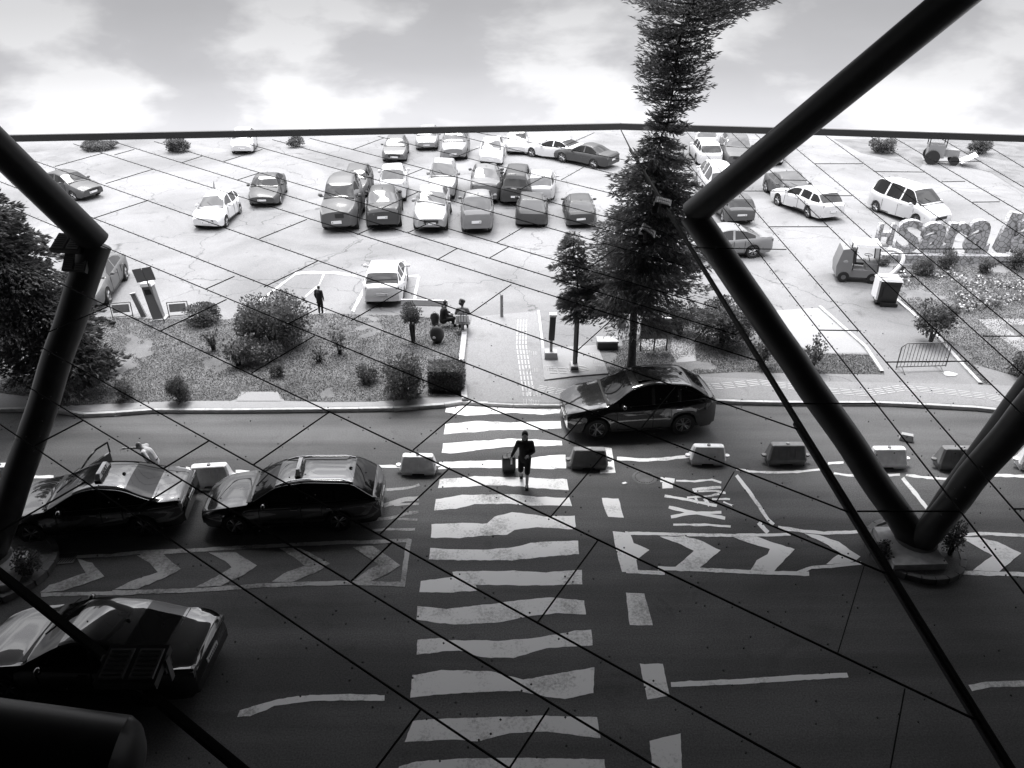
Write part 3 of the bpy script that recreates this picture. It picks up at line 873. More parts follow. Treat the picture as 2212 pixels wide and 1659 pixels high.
# ------------------------------------------------------------ cars
SPEC = {
 # L, W, H, wheelbase, front overhang, wheel r, hood keys, cabin keys: cowl, roof_front, roof_peak, roof_rear, glass_base, deck, pillars
 'sedan': dict(L=4.75, W=1.84, H=1.46, wb=2.80, fo=.88, r=.33, nose=.66, hood=.82, cowl=(1.35, .96), rf=(2.10, 1.37), rr=(3.30, 1.38), gb=(4.02, 1.06), tail=(4.62, .98), belt=.95, beltr=1.00, pil=(2.72,), drs=2),
 'wagon': dict(L=4.85, W=1.84, H=1.50, wb=2.80, fo=.90, r=.34, nose=.66, hood=.84, cowl=(1.35, .98), rf=(2.10, 1.42), rr=(4.15, 1.43), gb=(4.66, 1.03), tail=(4.78, .98), belt=.96, beltr=1.02, pil=(2.72, 3.62), drs=2),
 'suv':   dict(L=4.60, W=1.88, H=1.70, wb=2.70, fo=.88, r=.37, nose=.80, hood=.98, cowl=(1.25, 1.10), rf=(1.98, 1.58), rr=(3.75, 1.62), gb=(4.40, 1.18), tail=(4.53, 1.10), belt=1.08, beltr=1.20, pil=(2.60, 3.40), drs=2),
 'hatch': dict(L=4.05, W=1.76, H=1.48, wb=2.52, fo=.80, r=.31, nose=.66, hood=.84, cowl=(1.10, .97), rf=(1.85, 1.41), rr=(3.35, 1.42), gb=(3.88, 1.03), tail=(3.98, .98), belt=.96, beltr=1.02, pil=(2.42, 3.20), drs=2),
 'van':   dict(L=4.95, W=1.92, H=1.92, wb=3.10, fo=.90, r=.34, nose=.78, hood=1.0, cowl=(.95, 1.16), rf=(1.75, 1.80), rr=(4.62, 1.86), gb=(4.88, 1.15), tail=(4.92, 1.05), belt=1.12, beltr=1.14, pil=(2.35, 3.55), drs=1),
}
def ip(x, pts):
    if x <= pts[0][0]: return pts[0][1]
    for i in range(len(pts) - 1):
        if x <= pts[i + 1][0]:
            t = (x - pts[i][0]) / (pts[i + 1][0] - pts[i][0]); return pts[i][1] + (pts[i + 1][1] - pts[i][1]) * t
    return pts[-1][1]
def sm01(t): t = max(0, min(1, t)); return t * t * (3 - 2 * t)
_wheel_cache = {}
def wheel_meshes(r, rim='rim'):
    k = (r, rim)
    if k in _wheel_cache: return _wheel_cache[k]
    w = .11
    mb = MB(); mb.lathe([(r * .66, -w), (r * .93, -w * 1.02), (r, -w * .7), (r, w * .7), (r * .93, w * 1.02), (r * .66, w)], 'Y', n=26)
    ty = mb.build('tyre', M['rubber'], smooth=40); me1 = ty.data; bpy.data.objects.remove(ty)
    mb = MB(); mb.lathe([(r * .67, w * .9), (r * .63, w * .95), (r * .60, w * .55)], 'Y', n=26)
    mb.lathe([(r * .10, w * .8), (0.001, w * .85)], 'Y', n=10)
    for i in range(5):
        for dd in (-.15, .15):
            t = 6.283 * i / 5 + dd
            a = Vector((math.cos(t) * r * .08, w * .72, math.sin(t) * r * .08)); c = Vector((math.cos(t + dd * .3) * r * .62, w * .86, math.sin(t + dd * .3) * r * .62))
            mb.tube([a, c], [r * .055, r * .05], 4)
    ri = mb.build('rim', M[rim], smooth=40); me2 = ri.data; bpy.data.objects.remove(ri)
    mb = MB(); mb.lathe([(r * .62, w * .4), (0.001, w * .4)], 'Y', n=20); dk = mb.build('brake_disc', M['trim']); me3 = dk.data; bpy.data.objects.remove(dk)
    _wheel_cache[k] = (me1, me2, me3)
    return _wheel_cache[k]

def build_car(kind, paint, label, cat='car', group=None, sc=1.0, glass='glass', rim='rim', taxi=False, rails=False, sunroof=False, plate_txt=None, detail=True, chrome=False, name='parked_car'):
    S = SPEC[kind]; L, W, H = S['L'], S['W'], S['H']; hw = W / 2; r = S['r']
    fa, ra = S['fo'], S['fo'] + S['wb']
    root = thing(name, label, cat, (0, 0, 0), 0, group)
    ws = set([0, .02, .06, .14, .26, .4, L - .4, L - .26, L - .14, L - .06, L - .02, L])
    st = .13
    k = 0.5
    while k < L - .45: ws.add(round(k, 3)); k += st
    for key in ('cowl', 'rf', 'rr', 'gb', 'tail'): ws.add(S[key][0])
    for p in S['pil']: ws.add(p - .05); ws.add(p + .05)
    for c in (fa, ra):
        for q in np.linspace(-1, 1, 9): ws.add(round(c + q * (r + .05), 3))
    ws = sorted(ws)
    # drop near duplicates
    keep = [ws[0]]
    for x in ws[1:]:
        if x - keep[-1] > .012: keep.append(x)
    ws = keep
    zs_k = [(0, S['nose'] - .05), (.10, S['nose'] + .02), (.45, S['hood'] - .03), (S['cowl'][0], S['belt'] - .02), (2.4, S['belt']), (S['gb'][0] - .3, S['beltr']), (S['tail'][0] - .05, S['beltr'] - .02), (L - .05, S['beltr'] - .12), (L, S['beltr'] - .22)]
    if kind == 'sedan':
        zs_k = zs_k[:5] + [(3.9, .99), (4.55, 1.0), (L - .06, .94), (L, .80)]
    zt_k = [(0, S['nose'] - .03), (.10, S['nose'] + .06), (.5, S['hood'] + .02), (S['cowl'][0], S['cowl'][1]), (S['rf'][0], S['rf'][1]), ((S['rf'][0] * .6 + S['rr'][0] * .4), H), (S['rr'][0], S['rr'][1]), (S['gb'][0], S['gb'][1]), (S['tail'][0], S['tail'][1]), (L, S['beltr'] - .2)]
    def zt(s):
        # rounded profile
        return sum(w_ * ip(s + o_, zt_k) for w_, o_ in ((1, -.24), (2, -.16), (3, -.08), (4, 0), (3, .08), (2, .16), (1, .24))) / 16 + .012
    def wf(s):
        t = 1.0
        if s < .75: t = 1 - .20 * (1 - s / .75) ** 2.2
        if s > L - .6: t = 1 - .15 * ((s - L + .6) / .6) ** 2.2
        return hw * t - .03 * (abs(s - L / 2) / (L / 2)) ** 2
    rows = []
    for s in ws:
        w = wf(s); zs = sum(ip(s + o_, zs_k) for o_ in (-.12, -.06, 0, .06, .12)) / 5 if .3 < s < L - .3 else ip(s, zs_k); z_t = max(zt(s), zs + .02)
        zb = .24 + (.08 if s < .1 or s > L - .1 else 0)
        zarch = 0
        for c in (fa, ra):
            dx = abs(s - c)
            if dx < r + .055: zarch = max(zarch, r + math.sqrt(max(0, (r + .05) ** 2 - dx ** 2)))
        zb = max(zb, zarch)
        cab = max(0, z_t - zs)
        wt = (w - .09) - .42 * cab if cab > .1 else (w - .09) - .42 * cab
        endf = 1 - .5 * (s < .01 or s > L - .01)
        flare = .02 * (zarch > 0)
        zm = max(.52, zb + .04)
        zu = max(zm + .05, zs - .16)
        sec = [(w - .10, zb), (w - .01 + flare, zb + .015), (w + flare, zm), (w - .015, zu), (w - .055, max(zs, zu + .03)),
               (w - .085, max(zs, zu + .03) + .02),
               (wt + .03, z_t - .05 if cab > .12 else zs + cab * .5 + .012), (wt, z_t - .015), (wt - .10, z_t + .005), (wt * .5, z_t + .022), (0, z_t + .03)]
        rows.append(sec)
    nS, nP = len(ws), len(rows[0])
    def X(s): return L / 2 - s
    body = MB(); gl = {}
    def cls(i, j):
        a, c = ws[i], ws[i + 1]; m_ = (a + c) / 2
        if 5 <= j <= 5 and S['cowl'][0] + .28 < m_ < S['gb'][0] - .18:
            ht = ip(m_, zt_k) - ip(m_, zs_k)
            if ht > .17:
                for p in S['pil']:
                    if abs(m_ - p) < .05: return None
                seg_ = sum(1 for p in S['pil'] if m_ > p)
                return 'side%d' % seg_
        if j >= 7:
            if S['cowl'][0] + .03 < m_ < S['rf'][0] - .02: return 'windscreen' if j >= 7 else None
            if S['rr'][0] + .04 < m_ < S['gb'][0] - .03: return 'rear'
        return None
    for side in (1, -1):
        V = [[Vector((X(ws[i]), side * p[0], p[1])) for p in rows[i]] for i in range(nS)]
        for i in range(nS - 1):
            for j in range(nP - 1):
                q = [V[i][j], V[i][j + 1], V[i + 1][j + 1], V[i + 1][j]]
                if side < 0: q = q[::-1]
                c = cls(i, j)
                if c is None: body.add(q, [(0, 1, 2, 3)])
                else:
                    key = c + ('L' if side > 0 else 'R') if c.startswith('side') else c
                    gl.setdefault(key, MB()).add(q, [(0, 1, 2, 3)])
    for i in (0, nS - 1):
        Lp = [Vector((X(ws[i]), p[0], p[1])) for p in rows[i]]; Rp = [Vector((X(ws[i]), -p[0], p[1])) for p in rows[i]]
        for j in range(nP - 1):
            body.add([Lp[j], Lp[j + 1], Rp[j + 1], Rp[j]], [(0, 1, 2, 3)])
    body.build('body', paint, root, smooth=48)
    for k_, mb in gl.items():
        nm = {'w': 'windscreen', 'r': 'rear_window', 's': 'side_window'}[k_[0]]
        o = mb.build(nm, M[glass], root, smooth=40)
    # underbody, wheels
    mb = MB(); mb.box((0, 0, .36), (L - .7, W - .34, .28)); mb.box((0, 0, .62), (L - 1.0, W - .5, .3)); mb.build('underbody', M['trim'], root)
    me = wheel_meshes(r, rim)
    for sx in (fa, ra):
        for sy in (1, -1):
            h = bpy.data.objects.new('wheel', me[0]); C.objects.link(h); h.parent = root
            h.location = (X(sx), sy * (hw - .115), r)
            if sy < 0: h.rotation_euler = (0, 0, math.pi)
            for m2, nm in ((me[1], 'rim'), (me[2], 'brake_disc')):
                c = bpy.data.objects.new(nm, m2); C.objects.link(c); c.parent = h
    # lamps
    wn = wf(.12); wt_ = wf(L - .08)
    for sy in (1, -1):
        mb = MB(); mb.ell((X(.20), sy * (wn - .21), S['nose'] + .0), (.16, .17, .055), 14, 8, Mx=Matrix.Rotation(sy * -.45, 3, 'Z')); mb.build('headlight', M['lamp'], root, smooth=60)
        mb = MB()
        if kind in ('wagon', 'suv', 'hatch', 'van'): mb.box((X(L - .15), sy * (wt_ - .12), S['beltr'] - .22), (.20, .16, .24))
        else: mb.box((X(L - .08), sy * (wt_ - .20), S['beltr'] - .16), (.14, .36, .14))
        mb.build('tail_light', M['tail'], root, smooth=30)
        mb = MB(); mb.ell((X(S['cowl'][0] + .42), sy * (hw + .07), S['belt'] + .06), (.07, .11, .075), 10, 7); mb.box((X(S['cowl'][0] + .38), sy * (hw - .02), S['belt'] + .02), (.05, .12, .03)); mb.build('wing_mirror', paint, root, smooth=60)
        if detail:
            for q in (.95, .0) if S['drs'] == 2 else (.95,):
                xh = X(S['pil'][0]) + (.18 if q else -.78)
                mb = MB(); mb.box((xh, sy * (hw + .008), S['belt'] - .13), (.17, .03, .025)); mb.build('door_handle', M['chrome'] if chrome else paint, root)
            # door shut lines
            mb = MB()
            for xs in (S['cowl'][0] + .25, S['pil'][0], ra - .42):
                mb.box((X(xs), sy * (hw - .006), .60), (.012, .02, .62))
            mb.box((X((fa + ra) / 2), sy * (hw - .002), .30), (S['wb'] - .9, .02, .05))
            mb.build('door_seam', M['trim'], root)
            if chrome:
                mb = MB()
                pts = []
                for s in np.linspace(S['cowl'][0] + .35, S['gb'][0] - .12, 12):
                    pts.append((X(s), sy * (wf(s) - .062), ip(s, zs_k) + .022))
                mb.tube(pts, .011, 5)
                pts = []
                for s in np.linspace(S['cowl'][0] + .12, S['gb'][0] - .02, 22):
                    zz = zt(s); wv = (wf(s) - .09) - .42 * max(0, zz - ip(s, zs_k)) + .022
                    pts.append((X(s), sy * wv, zz - .02))
                mb.tube(pts, .010, 5)
                mb.build('window_trim', M['chrome'], root)
    mb = MB(); mb.box((X(.03), 0, S['nose'] - .10), (.06, .8, .16)); mb.build('grille', M['trim'], root)
    mb = MB(); mb.box((X(.06), 0, .36), (.10, W * .6, .14)); mb.build('air_intake', M['trim'], root)
    for x, z, nm in ((X(-.015), .48, 'front'), (X(L + .012), .62 if kind != 'sedan' else .66, 'rear')):
        v_near = group == 'cars on the near street'
        mb = MB(); mb.box((x, 0, z), (.02, .50, .11)); p = mb.build('number_plate', M['plate'], root)
        mb = MB()
        for k in range(7 if v_near else 1): mb.box((x + (.012 if nm == 'front' else -.012), -.18 + k * .06, z), (.006, .03, .06))
        mb.build('plate_lettering', M['ink'], p)
    if detail:
        mb = MB(); mb.box((X(S['rr'][0] - .12), 0, zt(S['rr'][0] - .12) + .06), (.11, .02, .05), taper=.5); mb.build('antenna', M['trim'], root)
        mb = MB()
        sA = S['cowl'][0] + .04
        for sy in (.1, -.45): mb.tube([(X(sA), sy, zt(sA) + .035), (X(sA + .3), sy - .35, zt(sA + .3) + .03)], .010, 4)
        mb.build('wiper', M['trim'], root)
        # boot / bonnet seam
        mb = MB()
        for s_ in ((S['gb'][0] + .05, L - .12) if kind == 'sedan' else (S['rr'][0] - .02,)):
            wv = wf(s_) - .16 if kind == 'sedan' else wf(s_) - .38
            for a, c in zip(np.linspace(-wv, wv, 9)[:-1], np.linspace(-wv, wv, 9)[1:]): mb.box((X(s_), (a + c) / 2, zt(s_) + .022 - .02 * abs((a + c) / 2 / wv) ** 3), (.012, abs(c - a) + .01, .008))
        mb.build('panel_gap', M['trim'], root)
    mb = MB(); sC = S['cowl'][0] - .02
    wv = wf(sC) - .14
    for a, c_ in zip(np.linspace(-wv, wv, 13)[:-1], np.linspace(-wv, wv, 13)[1:]): mb.box((X(sC - .10 * abs((a + c_) / 2 / wv) ** 2 * 0), (a + c_) / 2, zt(sC) + .018), (.10, c_ - a + .01, .02))
    mb.build('cowl_panel', M['trim'], root)
    if rails:
        for sy in (1, -1):
            pts = []
            for s in np.linspace(S['rf'][0] + .1, S['rr'][0] - .05, 8):
                zz = zt(s); wv = (wf(s) - .09) - .42 * max(0, zz - ip(s, zs_k)) - .06
                e_ = .05 if S['rf'][0] + .12 < s < S['rr'][0] - .1 else .0
                pts.append((X(s), sy * wv, zz + e_ + .01))
            mb = MB(); mb.tube(pts, .016, 6); mb.build('roof_rail', M['chrome'], root)
    if sunroof:
        mb = MB(); s_ = S['rf'][0] + .55
        mb.box((X(s_), 0, zt(s_) + .035), (.7, .85, .012)); mb.build('sunroof', M['glass'], root)
    if taxi:
        s_ = S['rf'][0] + .55; zz = zt(s_) + .05
        sg = MB(); sg.box((X(s_), 0, zz), (.16, .80, .05)); sgo = sg.build('roof_sign', M['trim'], root)
        sg = MB(); sg.box((X(s_), 0, zz + .09), (.13, .74, .15), taper=.75); sb = sg.build('sign_box', M['white'], sgo)
        Mx = Matrix.Translation((X(s_) - .068, 0, zz + .09)) @ Matrix.Rotation(R(-90), 4, 'Z') @ Matrix.Rotation(R(80), 4, 'X')
        text_mesh('TAXI', .17, .004, M['ink'], 'lettering', sgo, Mx, mirror=True)
        Mx = Matrix.Translation((X(s_) + .068, 0, zz + .09)) @ Matrix.Rotation(R(90), 4, 'Z') @ Matrix.Rotation(R(80), 4, 'X')
        text_mesh('TAXI', .17, .004, M['ink'], 'lettering', sgo, Mx, mirror=True)
    root['_fw'] = (X(fa)); root['_hw'] = hw; root['_wb'] = S['wb']
    return root

def place(root, fw, rw, side, z=KZ, fit=False, scale=1.0, anchor='f'):
    """put the near-side wheels of a car on two ground points seen at fw and rw"""
    A, Bp = G(fw[0], fw[1], z), G(rw[0], rw[1], z)
    d = A - Bp; ang = math.atan2(d.y, d.x)
    s = scale
    if fit: s = max(.9, min(1.12, d.length / root['_wb']))
    sy = 1 if side == 'L' else -1
    off = Matrix.Rotation(ang, 3, 'Z') @ Vector((root['_fw'] * s if anchor == 'f' else (root['_fw'] - root['_wb']) * s, sy * root['_hw'] * s, 0))
    P = (A if anchor == 'f' else Bp) - off
    root.location = (P.x, P.y, z); root.rotation_euler = (0, 0, ang); root.scale = (s, s, s)
    for k in ('_fw', '_hw', '_wb'): del root[k]

blk = car_paint(.008)
c = build_car('sedan', blk, 'black taxi sedan by the left column with its far front door open', taxi=True, rim='rim_dark', group='cars on the near street', chrome=True)
# the open far-side front door
S = SPEC['sedan']
mb = MB(); hx = S['L'] / 2 - 1.62
Mx = Matrix.Translation((hx, -.90, 0)) @ Matrix.Rotation(R(62), 4, 'Z')
def dv(pts): return [Mx @ Vector(p) for p in pts]
P0 = dv([(0, 0, .3), (-1.05, 0, .3), (-1.05, 0, .98), (0, 0, .96)]); P1 = dv([(0, -.06, .3), (-1.05, -.06, .3), (-1.05, -.06, .98), (0, -.06, .96)])
mb.add(P0 + P1, [(0, 1, 2, 3), (7, 6, 5, 4), (0, 4, 5, 1), (1, 5, 6, 2), (2, 6, 7, 3), (3, 7, 4, 0)])
mb.tube(dv([(0, -.03, .97), (-.35, .02, 1.22), (-.62, .06, 1.36), (-1.0, .07, 1.37), (-1.06, -.02, .99)]), .028, 6)
mb.build('open_door', blk, c, smooth=30)
place(c, (75, 1177), (315, 1160), 'L', 0, fit=True)
c2 = build_car('wagon', blk, 'black taxi estate car with roof rails between barrier and crossing', taxi=True, rim='rim', group='cars on the near street', rails=True, chrome=True)
place(c2, (512, 1158), (735, 1149), 'L', 0, fit=True)
c3 = build_car('suv', blk, 'black SUV driving past the end of the crossing', group='cars on the near street', chrome=True, sunroof=True, name='moving_car')
place(c3, (1288, 951), (1474, 940), 'L', 0, fit=True)
c4 = build_car('sedan', blk, 'black sedan in the deep shade of the bottom left corner', group='cars on the near street', rim='rim_dark')
place(c4, (26, 1515), (318, 1530), 'L', 0, fit=True)
for q, a in ((c, .014), (c2, .014), (c3, .014), (c4, .014)): warp_tree(q, a, 1.0)

GR = 'cars in the far car park'
lotcars = [
 ('hatch', .70, (492, 490), (523, 460), 'L', 'white hatchback with a raised flag on its roof, alone left of centre', 'glass_light'),
 ('sedan', .07, (607, 441), (623, 408), 'L', 'dark sedan facing the camera right behind the white hatchback', 'glass'),
 ('hatch', .08, (160, 435), (108, 424), 'R', 'dark hatchback partly hidden behind the upper left column tube', 'glass'),
 ('sedan', .14, (240, 655), (284, 592), 'L', 'grey sedan parked behind the bend of the left column', 'glass_light'),
 ('suv', .10, (776, 491), (792, 446), 'L', 'large dark grey SUV at the left end of the middle row', 'glass'),
 ('hatch', .09, (798, 424), (812, 394), 'L', 'dark hatchback tucked behind the large dark grey SUV', 'glass'),
 ('sedan', .05, (868, 452), (866, 486), 'R', 'black sedan showing its boot, second in the middle row', 'glass_light'),
 ('hatch', .70, (884, 405), (882, 432), 'R', 'white hatchback behind the black sedan of the middle row', 'glass_light'),
 ('sedan', .32, (969, 494), (973, 452), 'L', 'silver sedan with a pale bumper, third in the middle row', 'glass_light'),
 ('hatch', .20, (1066, 456), (1066, 498), 'R', 'mid grey hatchback seen from behind, fourth in the middle row', 'glass_light'),
 ('hatch', .30, (988, 428), (990, 402), 'L', 'silver hatchback peeping out behind the third car of the middle row', 'glass_light'),
 ('sedan', .16, (1084, 402), (1082, 430), 'R', 'mid grey sedan behind the fourth car of the middle row', 'glass_light'),
 ('wagon', .45, (1200, 402), (1198, 430), 'R', 'pale estate car behind the dark hatchbacks left of the spruce', 'glass_light'),
 ('van', .05, (1152, 412), (1150, 438), 'R', 'black van standing behind the gap in the middle row', 'glass'),
 ('hatch', .06, (1184, 455), (1182, 486), 'R', 'dark hatchback seen from behind left of the spruce', 'glass_light'),
 ('hatch', .05, (1214, 456), (1219, 487), 'L', 'dark hatchback half hidden by the left side of the spruce', 'glass_light'),
 ('hatch', .12, (880, 347), (884, 330), 'L', 'grey hatchback alone at the left end of the back row', 'glass_light'),
 ('hatch', .28, (947, 322), (950, 306), 'L', 'silver hatchback close under the canopy edge, left in the back row', 'glass'),
 ('suv', .22, (1010, 343), (1016, 322), 'L', 'grey SUV in the back row beside the white car with bonnet highlights', 'glass_light'),
 ('hatch', .70, (1087, 354), (1090, 331), 'L', 'white hatchback in the back row, larger than its white neighbour', 'glass_light'),
 ('hatch', .62, (1141, 331), (1144, 313), 'L', 'small pale hatchback in the back row above the black van', 'glass'),
 ('sedan', .66, (1172, 343), (1216, 350), 'L', 'white sedan seen from the side left of the spruce top', 'glass'),
 ('sedan', .06, (1238, 356), (1282, 364), 'L', 'black sedan seen from the side against the spruce top', 'glass'),
 ('sedan', .09, (1476, 336), (1475, 357), 'R', 'dark sedan seen from behind just right of the spruce top', 'glass'),
 ('wagon', .68, (1486, 331), (1501, 354), 'L', 'white estate car between the dark sedan and the dark SUV', 'glass'),
 ('suv', .11, (1561, 357), (1549, 333), 'R', 'dark SUV facing the camera above the right column', 'glass_light'),
 ('hatch', .66, (1550, 306), (1548, 325), 'R', 'white car at the very back behind the dark SUV', 'glass_light'),
 ('hatch', .68, (1693, 336), (1690, 356), 'R', 'white hatchback with its tail showing just past the right column', 'glass'),
 ('van', .66, (1500, 392), (1516, 424), 'L', 'white van between the spruce and the right column', 'glass_light'),
 ('hatch', .10, (1531, 452), (1558, 481), 'L', 'dark grey hatchback with bright roof under the right column bend', 'glass'),
 ('sedan', .25, (1505, 563), (1580, 560), 'L', 'grey sedan mostly hidden behind the right column', 'glass_light'),
 ('sedan', .09, (1689, 442), (1661, 421), 'R', 'dark sedan nose to tail with the white estate car', 'glass_light'),
 ('wagon', .66, (1703, 455), (1741, 471), 'L', 'white estate car with its tail towards the minivan', 'glass'),
 ('van', .62, (1971, 491), (1905, 464), 'R', 'silver white minivan parked behind the stone letters', 'glass'),
 ('hatch', .72, (882, 610), (875, 651), 'R', 'small white hatchback in a marked bay in the middle of the picture', 'glass'),
 ('hatch', .60, (552, 329), (557, 316), 'L', 'white car cut off by the canopy edge in the upper left', 'glass'),
]
for kind, v, fw, rw, side, lab, gls in lotcars:
    big = fw[1] > 380
    q = build_car(kind, car_paint(v), lab, group=GR, glass=gls, detail=big)
    near = 'f' if fw[1] >= rw[1] else 'r'
    place(q, fw, rw, side, KZ, anchor=near, scale={'suv': 1.06}.get(kind, 1.0))
    if ('middle row' in lab or 'spruce.' in lab) and kind != 'van': q.scale = (q.scale[0] * 1.12, q.scale[1], q.scale[2] * 1.35)
    warp_tree(q, .15 if 'middle row' in lab else .10 if fw[1] < 540 else .06, .66, 1.3)
    if 'raised flag' in lab:
        mb = MB(); mb.tube([(-.2, 0, 1.45), (-.25, 0, 2.1)], .02, 5); mb.add([(-.25, 0, 2.2), (-.25, 0, 1.75), (.15, .05, 1.9)], [(0, 1, 2)]); mb.add([(-.25, .01, 2.2), (.15, .06, 1.9), (-.25, .01, 1.75)], [(0, 1, 2)])
        mb.build('roof_flag', M['plastic_grey'], q)
# ------------------------------------------------------------ trees and shrubs
def m_per_px(g, z): return (g.y * cp + (CAM_Z - z) * sp) / F_PX
def sprig_arrays(P, D, Lg, Wd, cross=True):
    """rhombus leaves at points P along directions D; returns V, F"""
    n = len(P)
    D = D / np.linalg.norm(D, axis=1, keepdims=True)
    r = rng.normal(size=(n, 3)); S = np.cross(D, r); S /= np.linalg.norm(S, axis=1, keepdims=True) + 1e-9
    L = Lg[:, None]; W = Wd[:, None]
    a = P; c = P + D * L; m = P + D * L * .45
    V = [np.stack([a, m + S * W, c, m - S * W], 1)]
    if cross:
        T = np.cross(D, S); V.append(np.stack([a, m + T * W, c, m - T * W], 1))
    V = np.concatenate(V).reshape(-1, 3)
    Fq = np.arange(len(V)).reshape(-1, 4)
    return V, Fq

def conifer(label, base_px, prof, nb, lng=.26, wid=.05, per=1.0, droop=.35, mt='needle', trunk_r=.17, trunk_top=None, seed=1, flip=False, lean=(0, 0), sub=46, trunk2=None, z0=None):
    global rng
    rng = np.random.default_rng(seed)
    g = G(base_px[0], base_px[1], KZ)
    root = thing('spruce_tree', label, 'tree', g)
    pr = []
    for v, hw, cx in prof:
        z = z_at(g, v); k = m_per_px(g, z)
        pr.append((z, hw * k, (cx - base_px[0]) * k))
    pr.sort()
    zs = [p[0] for p in pr]
    def at(z, i): return float(np.interp(z, zs, [p[i] for p in pr]))
    zlo, zhi = zs[0], zs[-1]
    tw = MB()
    if flip: tw.tube([(at(z, 2), 0, z - KZ) for z in np.linspace(zhi + .5, zlo, 8)], [trunk_r * (1 - i * .12) for i in range(8)], 9)
    else:
        pts = [(0, 0, -.05), (0, 0, .12)] + [(at(z, 2) * min(1, max(0, (z - 1) / 2.5)), 0, z - KZ) for z in np.linspace(.6, zhi, 9)]
        tw.tube(pts, [trunk_r * 1.5, trunk_r * 1.12] + [trunk_r * (1 - i * .1) for i in range(9)], 10)
        if trunk2: tw.tube([(trunk2[0], trunk2[1], -.05), (trunk2[0] * .5, trunk2[1] * .5, 1.4), (0, 0, 3)], [trunk_r * 1.1, trunk_r * .8, trunk_r * .6], 8)
    Ps = []; Ds = []; Ls = []
    for b in range(nb):
        u = rng.random() ** (.85)
        z = zlo + (zhi - zlo) * (u if flip else 1 - u) if False else zlo + (zhi - zlo) * rng.random()
        az = rng.random() * 6.283
        gap = .5 + .5 * noise.noise(Vector((az * 1.2, z * 1.1, seed)))
        Rb = max(.12, at(z, 1)) * (.50 + .62 * rng.random() ** .8) * (.8 + .35 * gap)
        cx = at(z, 2)
        npnt = max(6, int(sub * Rb * per))
        t = rng.random(npnt) ** .75
        dirv = np.array([math.cos(az), math.sin(az), 0])
        sgn = -1
        zz = z - KZ + sgn * droop * Rb * (t ** 1.3) * (1.0 if not flip else .9) + .10 * Rb * t ** 3
        lat = np.array([-math.sin(az), math.cos(az), 0])
        wspread = (.06 + .34 * np.sin(np.pi * np.clip(t, 0, 1)) * (Rb * .5)) * rng.normal(size=npnt)
        wspread = np.clip(wspread, -.5, .5)
        P = np.stack([cx + dirv[0] * Rb * t, dirv[1] * Rb * t, zz], 1) + lat * wspread[:, None]
        P[:, 2] -= np.abs(wspread) * .35 + rng.random(npnt) * .06
        D = dirv[None] * (.8 + .4 * rng.random(npnt))[:, None] + lat[None] * (np.sign(wspread) * .75 * rng.random(npnt))[:, None]
        D[:, 2] += rng.normal(size=npnt) * .42 - (.18 if not flip else -.25)
        Ps.append(P); Ds.append(D); Ls.append(lng * (.55 + .7 * rng.random(npnt)))
        if b % 2 == 0:
            q = [(cx + dirv[0] * Rb * s_, dirv[1] * Rb * s_, z - KZ + sgn * droop * Rb * (s_ ** 1.3) + .1 * Rb * s_ ** 3) for s_ in (0, .3, .6, .85)]
            tw.tube(q, [.035, .026, .016, .008], 4, caps=False)
    P = np.concatenate(Ps); D = np.concatenate(Ds); Lq = np.concatenate(Ls)
    V, Fq = sprig_arrays(P, D, Lq, Lq * wid / lng * (.7 + .6 * rng.random(len(Lq))))
    mesh_np('crown', V, Fq, M[mt], root)
    tw.build('trunk', M['bark'], root, smooth=60)
    return root

conifer('tall spruce with a bare lower trunk standing behind the black SUV', (1363, 797),
        [(285, 46, 1388), (330, 66, 1385), (350, 90, 1378), (430, 112, 1385), (480, 124, 1370), (560, 150, 1366), (610, 158, 1362), (640, 140, 1360), (668, 95, 1355)], 430, lng=.20, wid=.017, droop=.30, seed=4, trunk_r=.15, sub=72)
conifer('hanging upside down spruce crown above the canopy edge against the sky', (1400, 790),
        [(285, 42, 1392), (250, 54, 1392), (200, 78, 1396), (140, 82, 1398), (80, 88, 1400), (45, 120, 1410), (15, 170, 1425), (-40, 190, 1430)], 300, lng=.20, wid=.016, droop=-.10, seed=9, trunk_r=.10, flip=True, sub=46)
conifer('broad dark conifer with two leaning trunks at the left edge', (196, 832),
        [(290, 70, -10), (345, 105, 0), (420, 128, 18), (500, 135, 55), (580, 150, 80), (650, 155, 105), (710, 150, 128), (758, 118, 150), (780, 60, 170)], 330, lng=.20, wid=.034, droop=.62, mt='needle_dark', seed=21, trunk_r=.20, sub=78, trunk2=(.35, .5))
# lower limb growth reaching left beside the spruce mast
conifer('small bushy spruce beside the kerb post left of the tall spruce', (1243, 796), [(500, 20, 1228), (560, 42, 1226), (610, 40, 1240), (655, 44, 1240), (690, 22, 1240)], 120, lng=.18, wid=.018, droop=.3, seed=31, trunk_r=.06, sub=95)

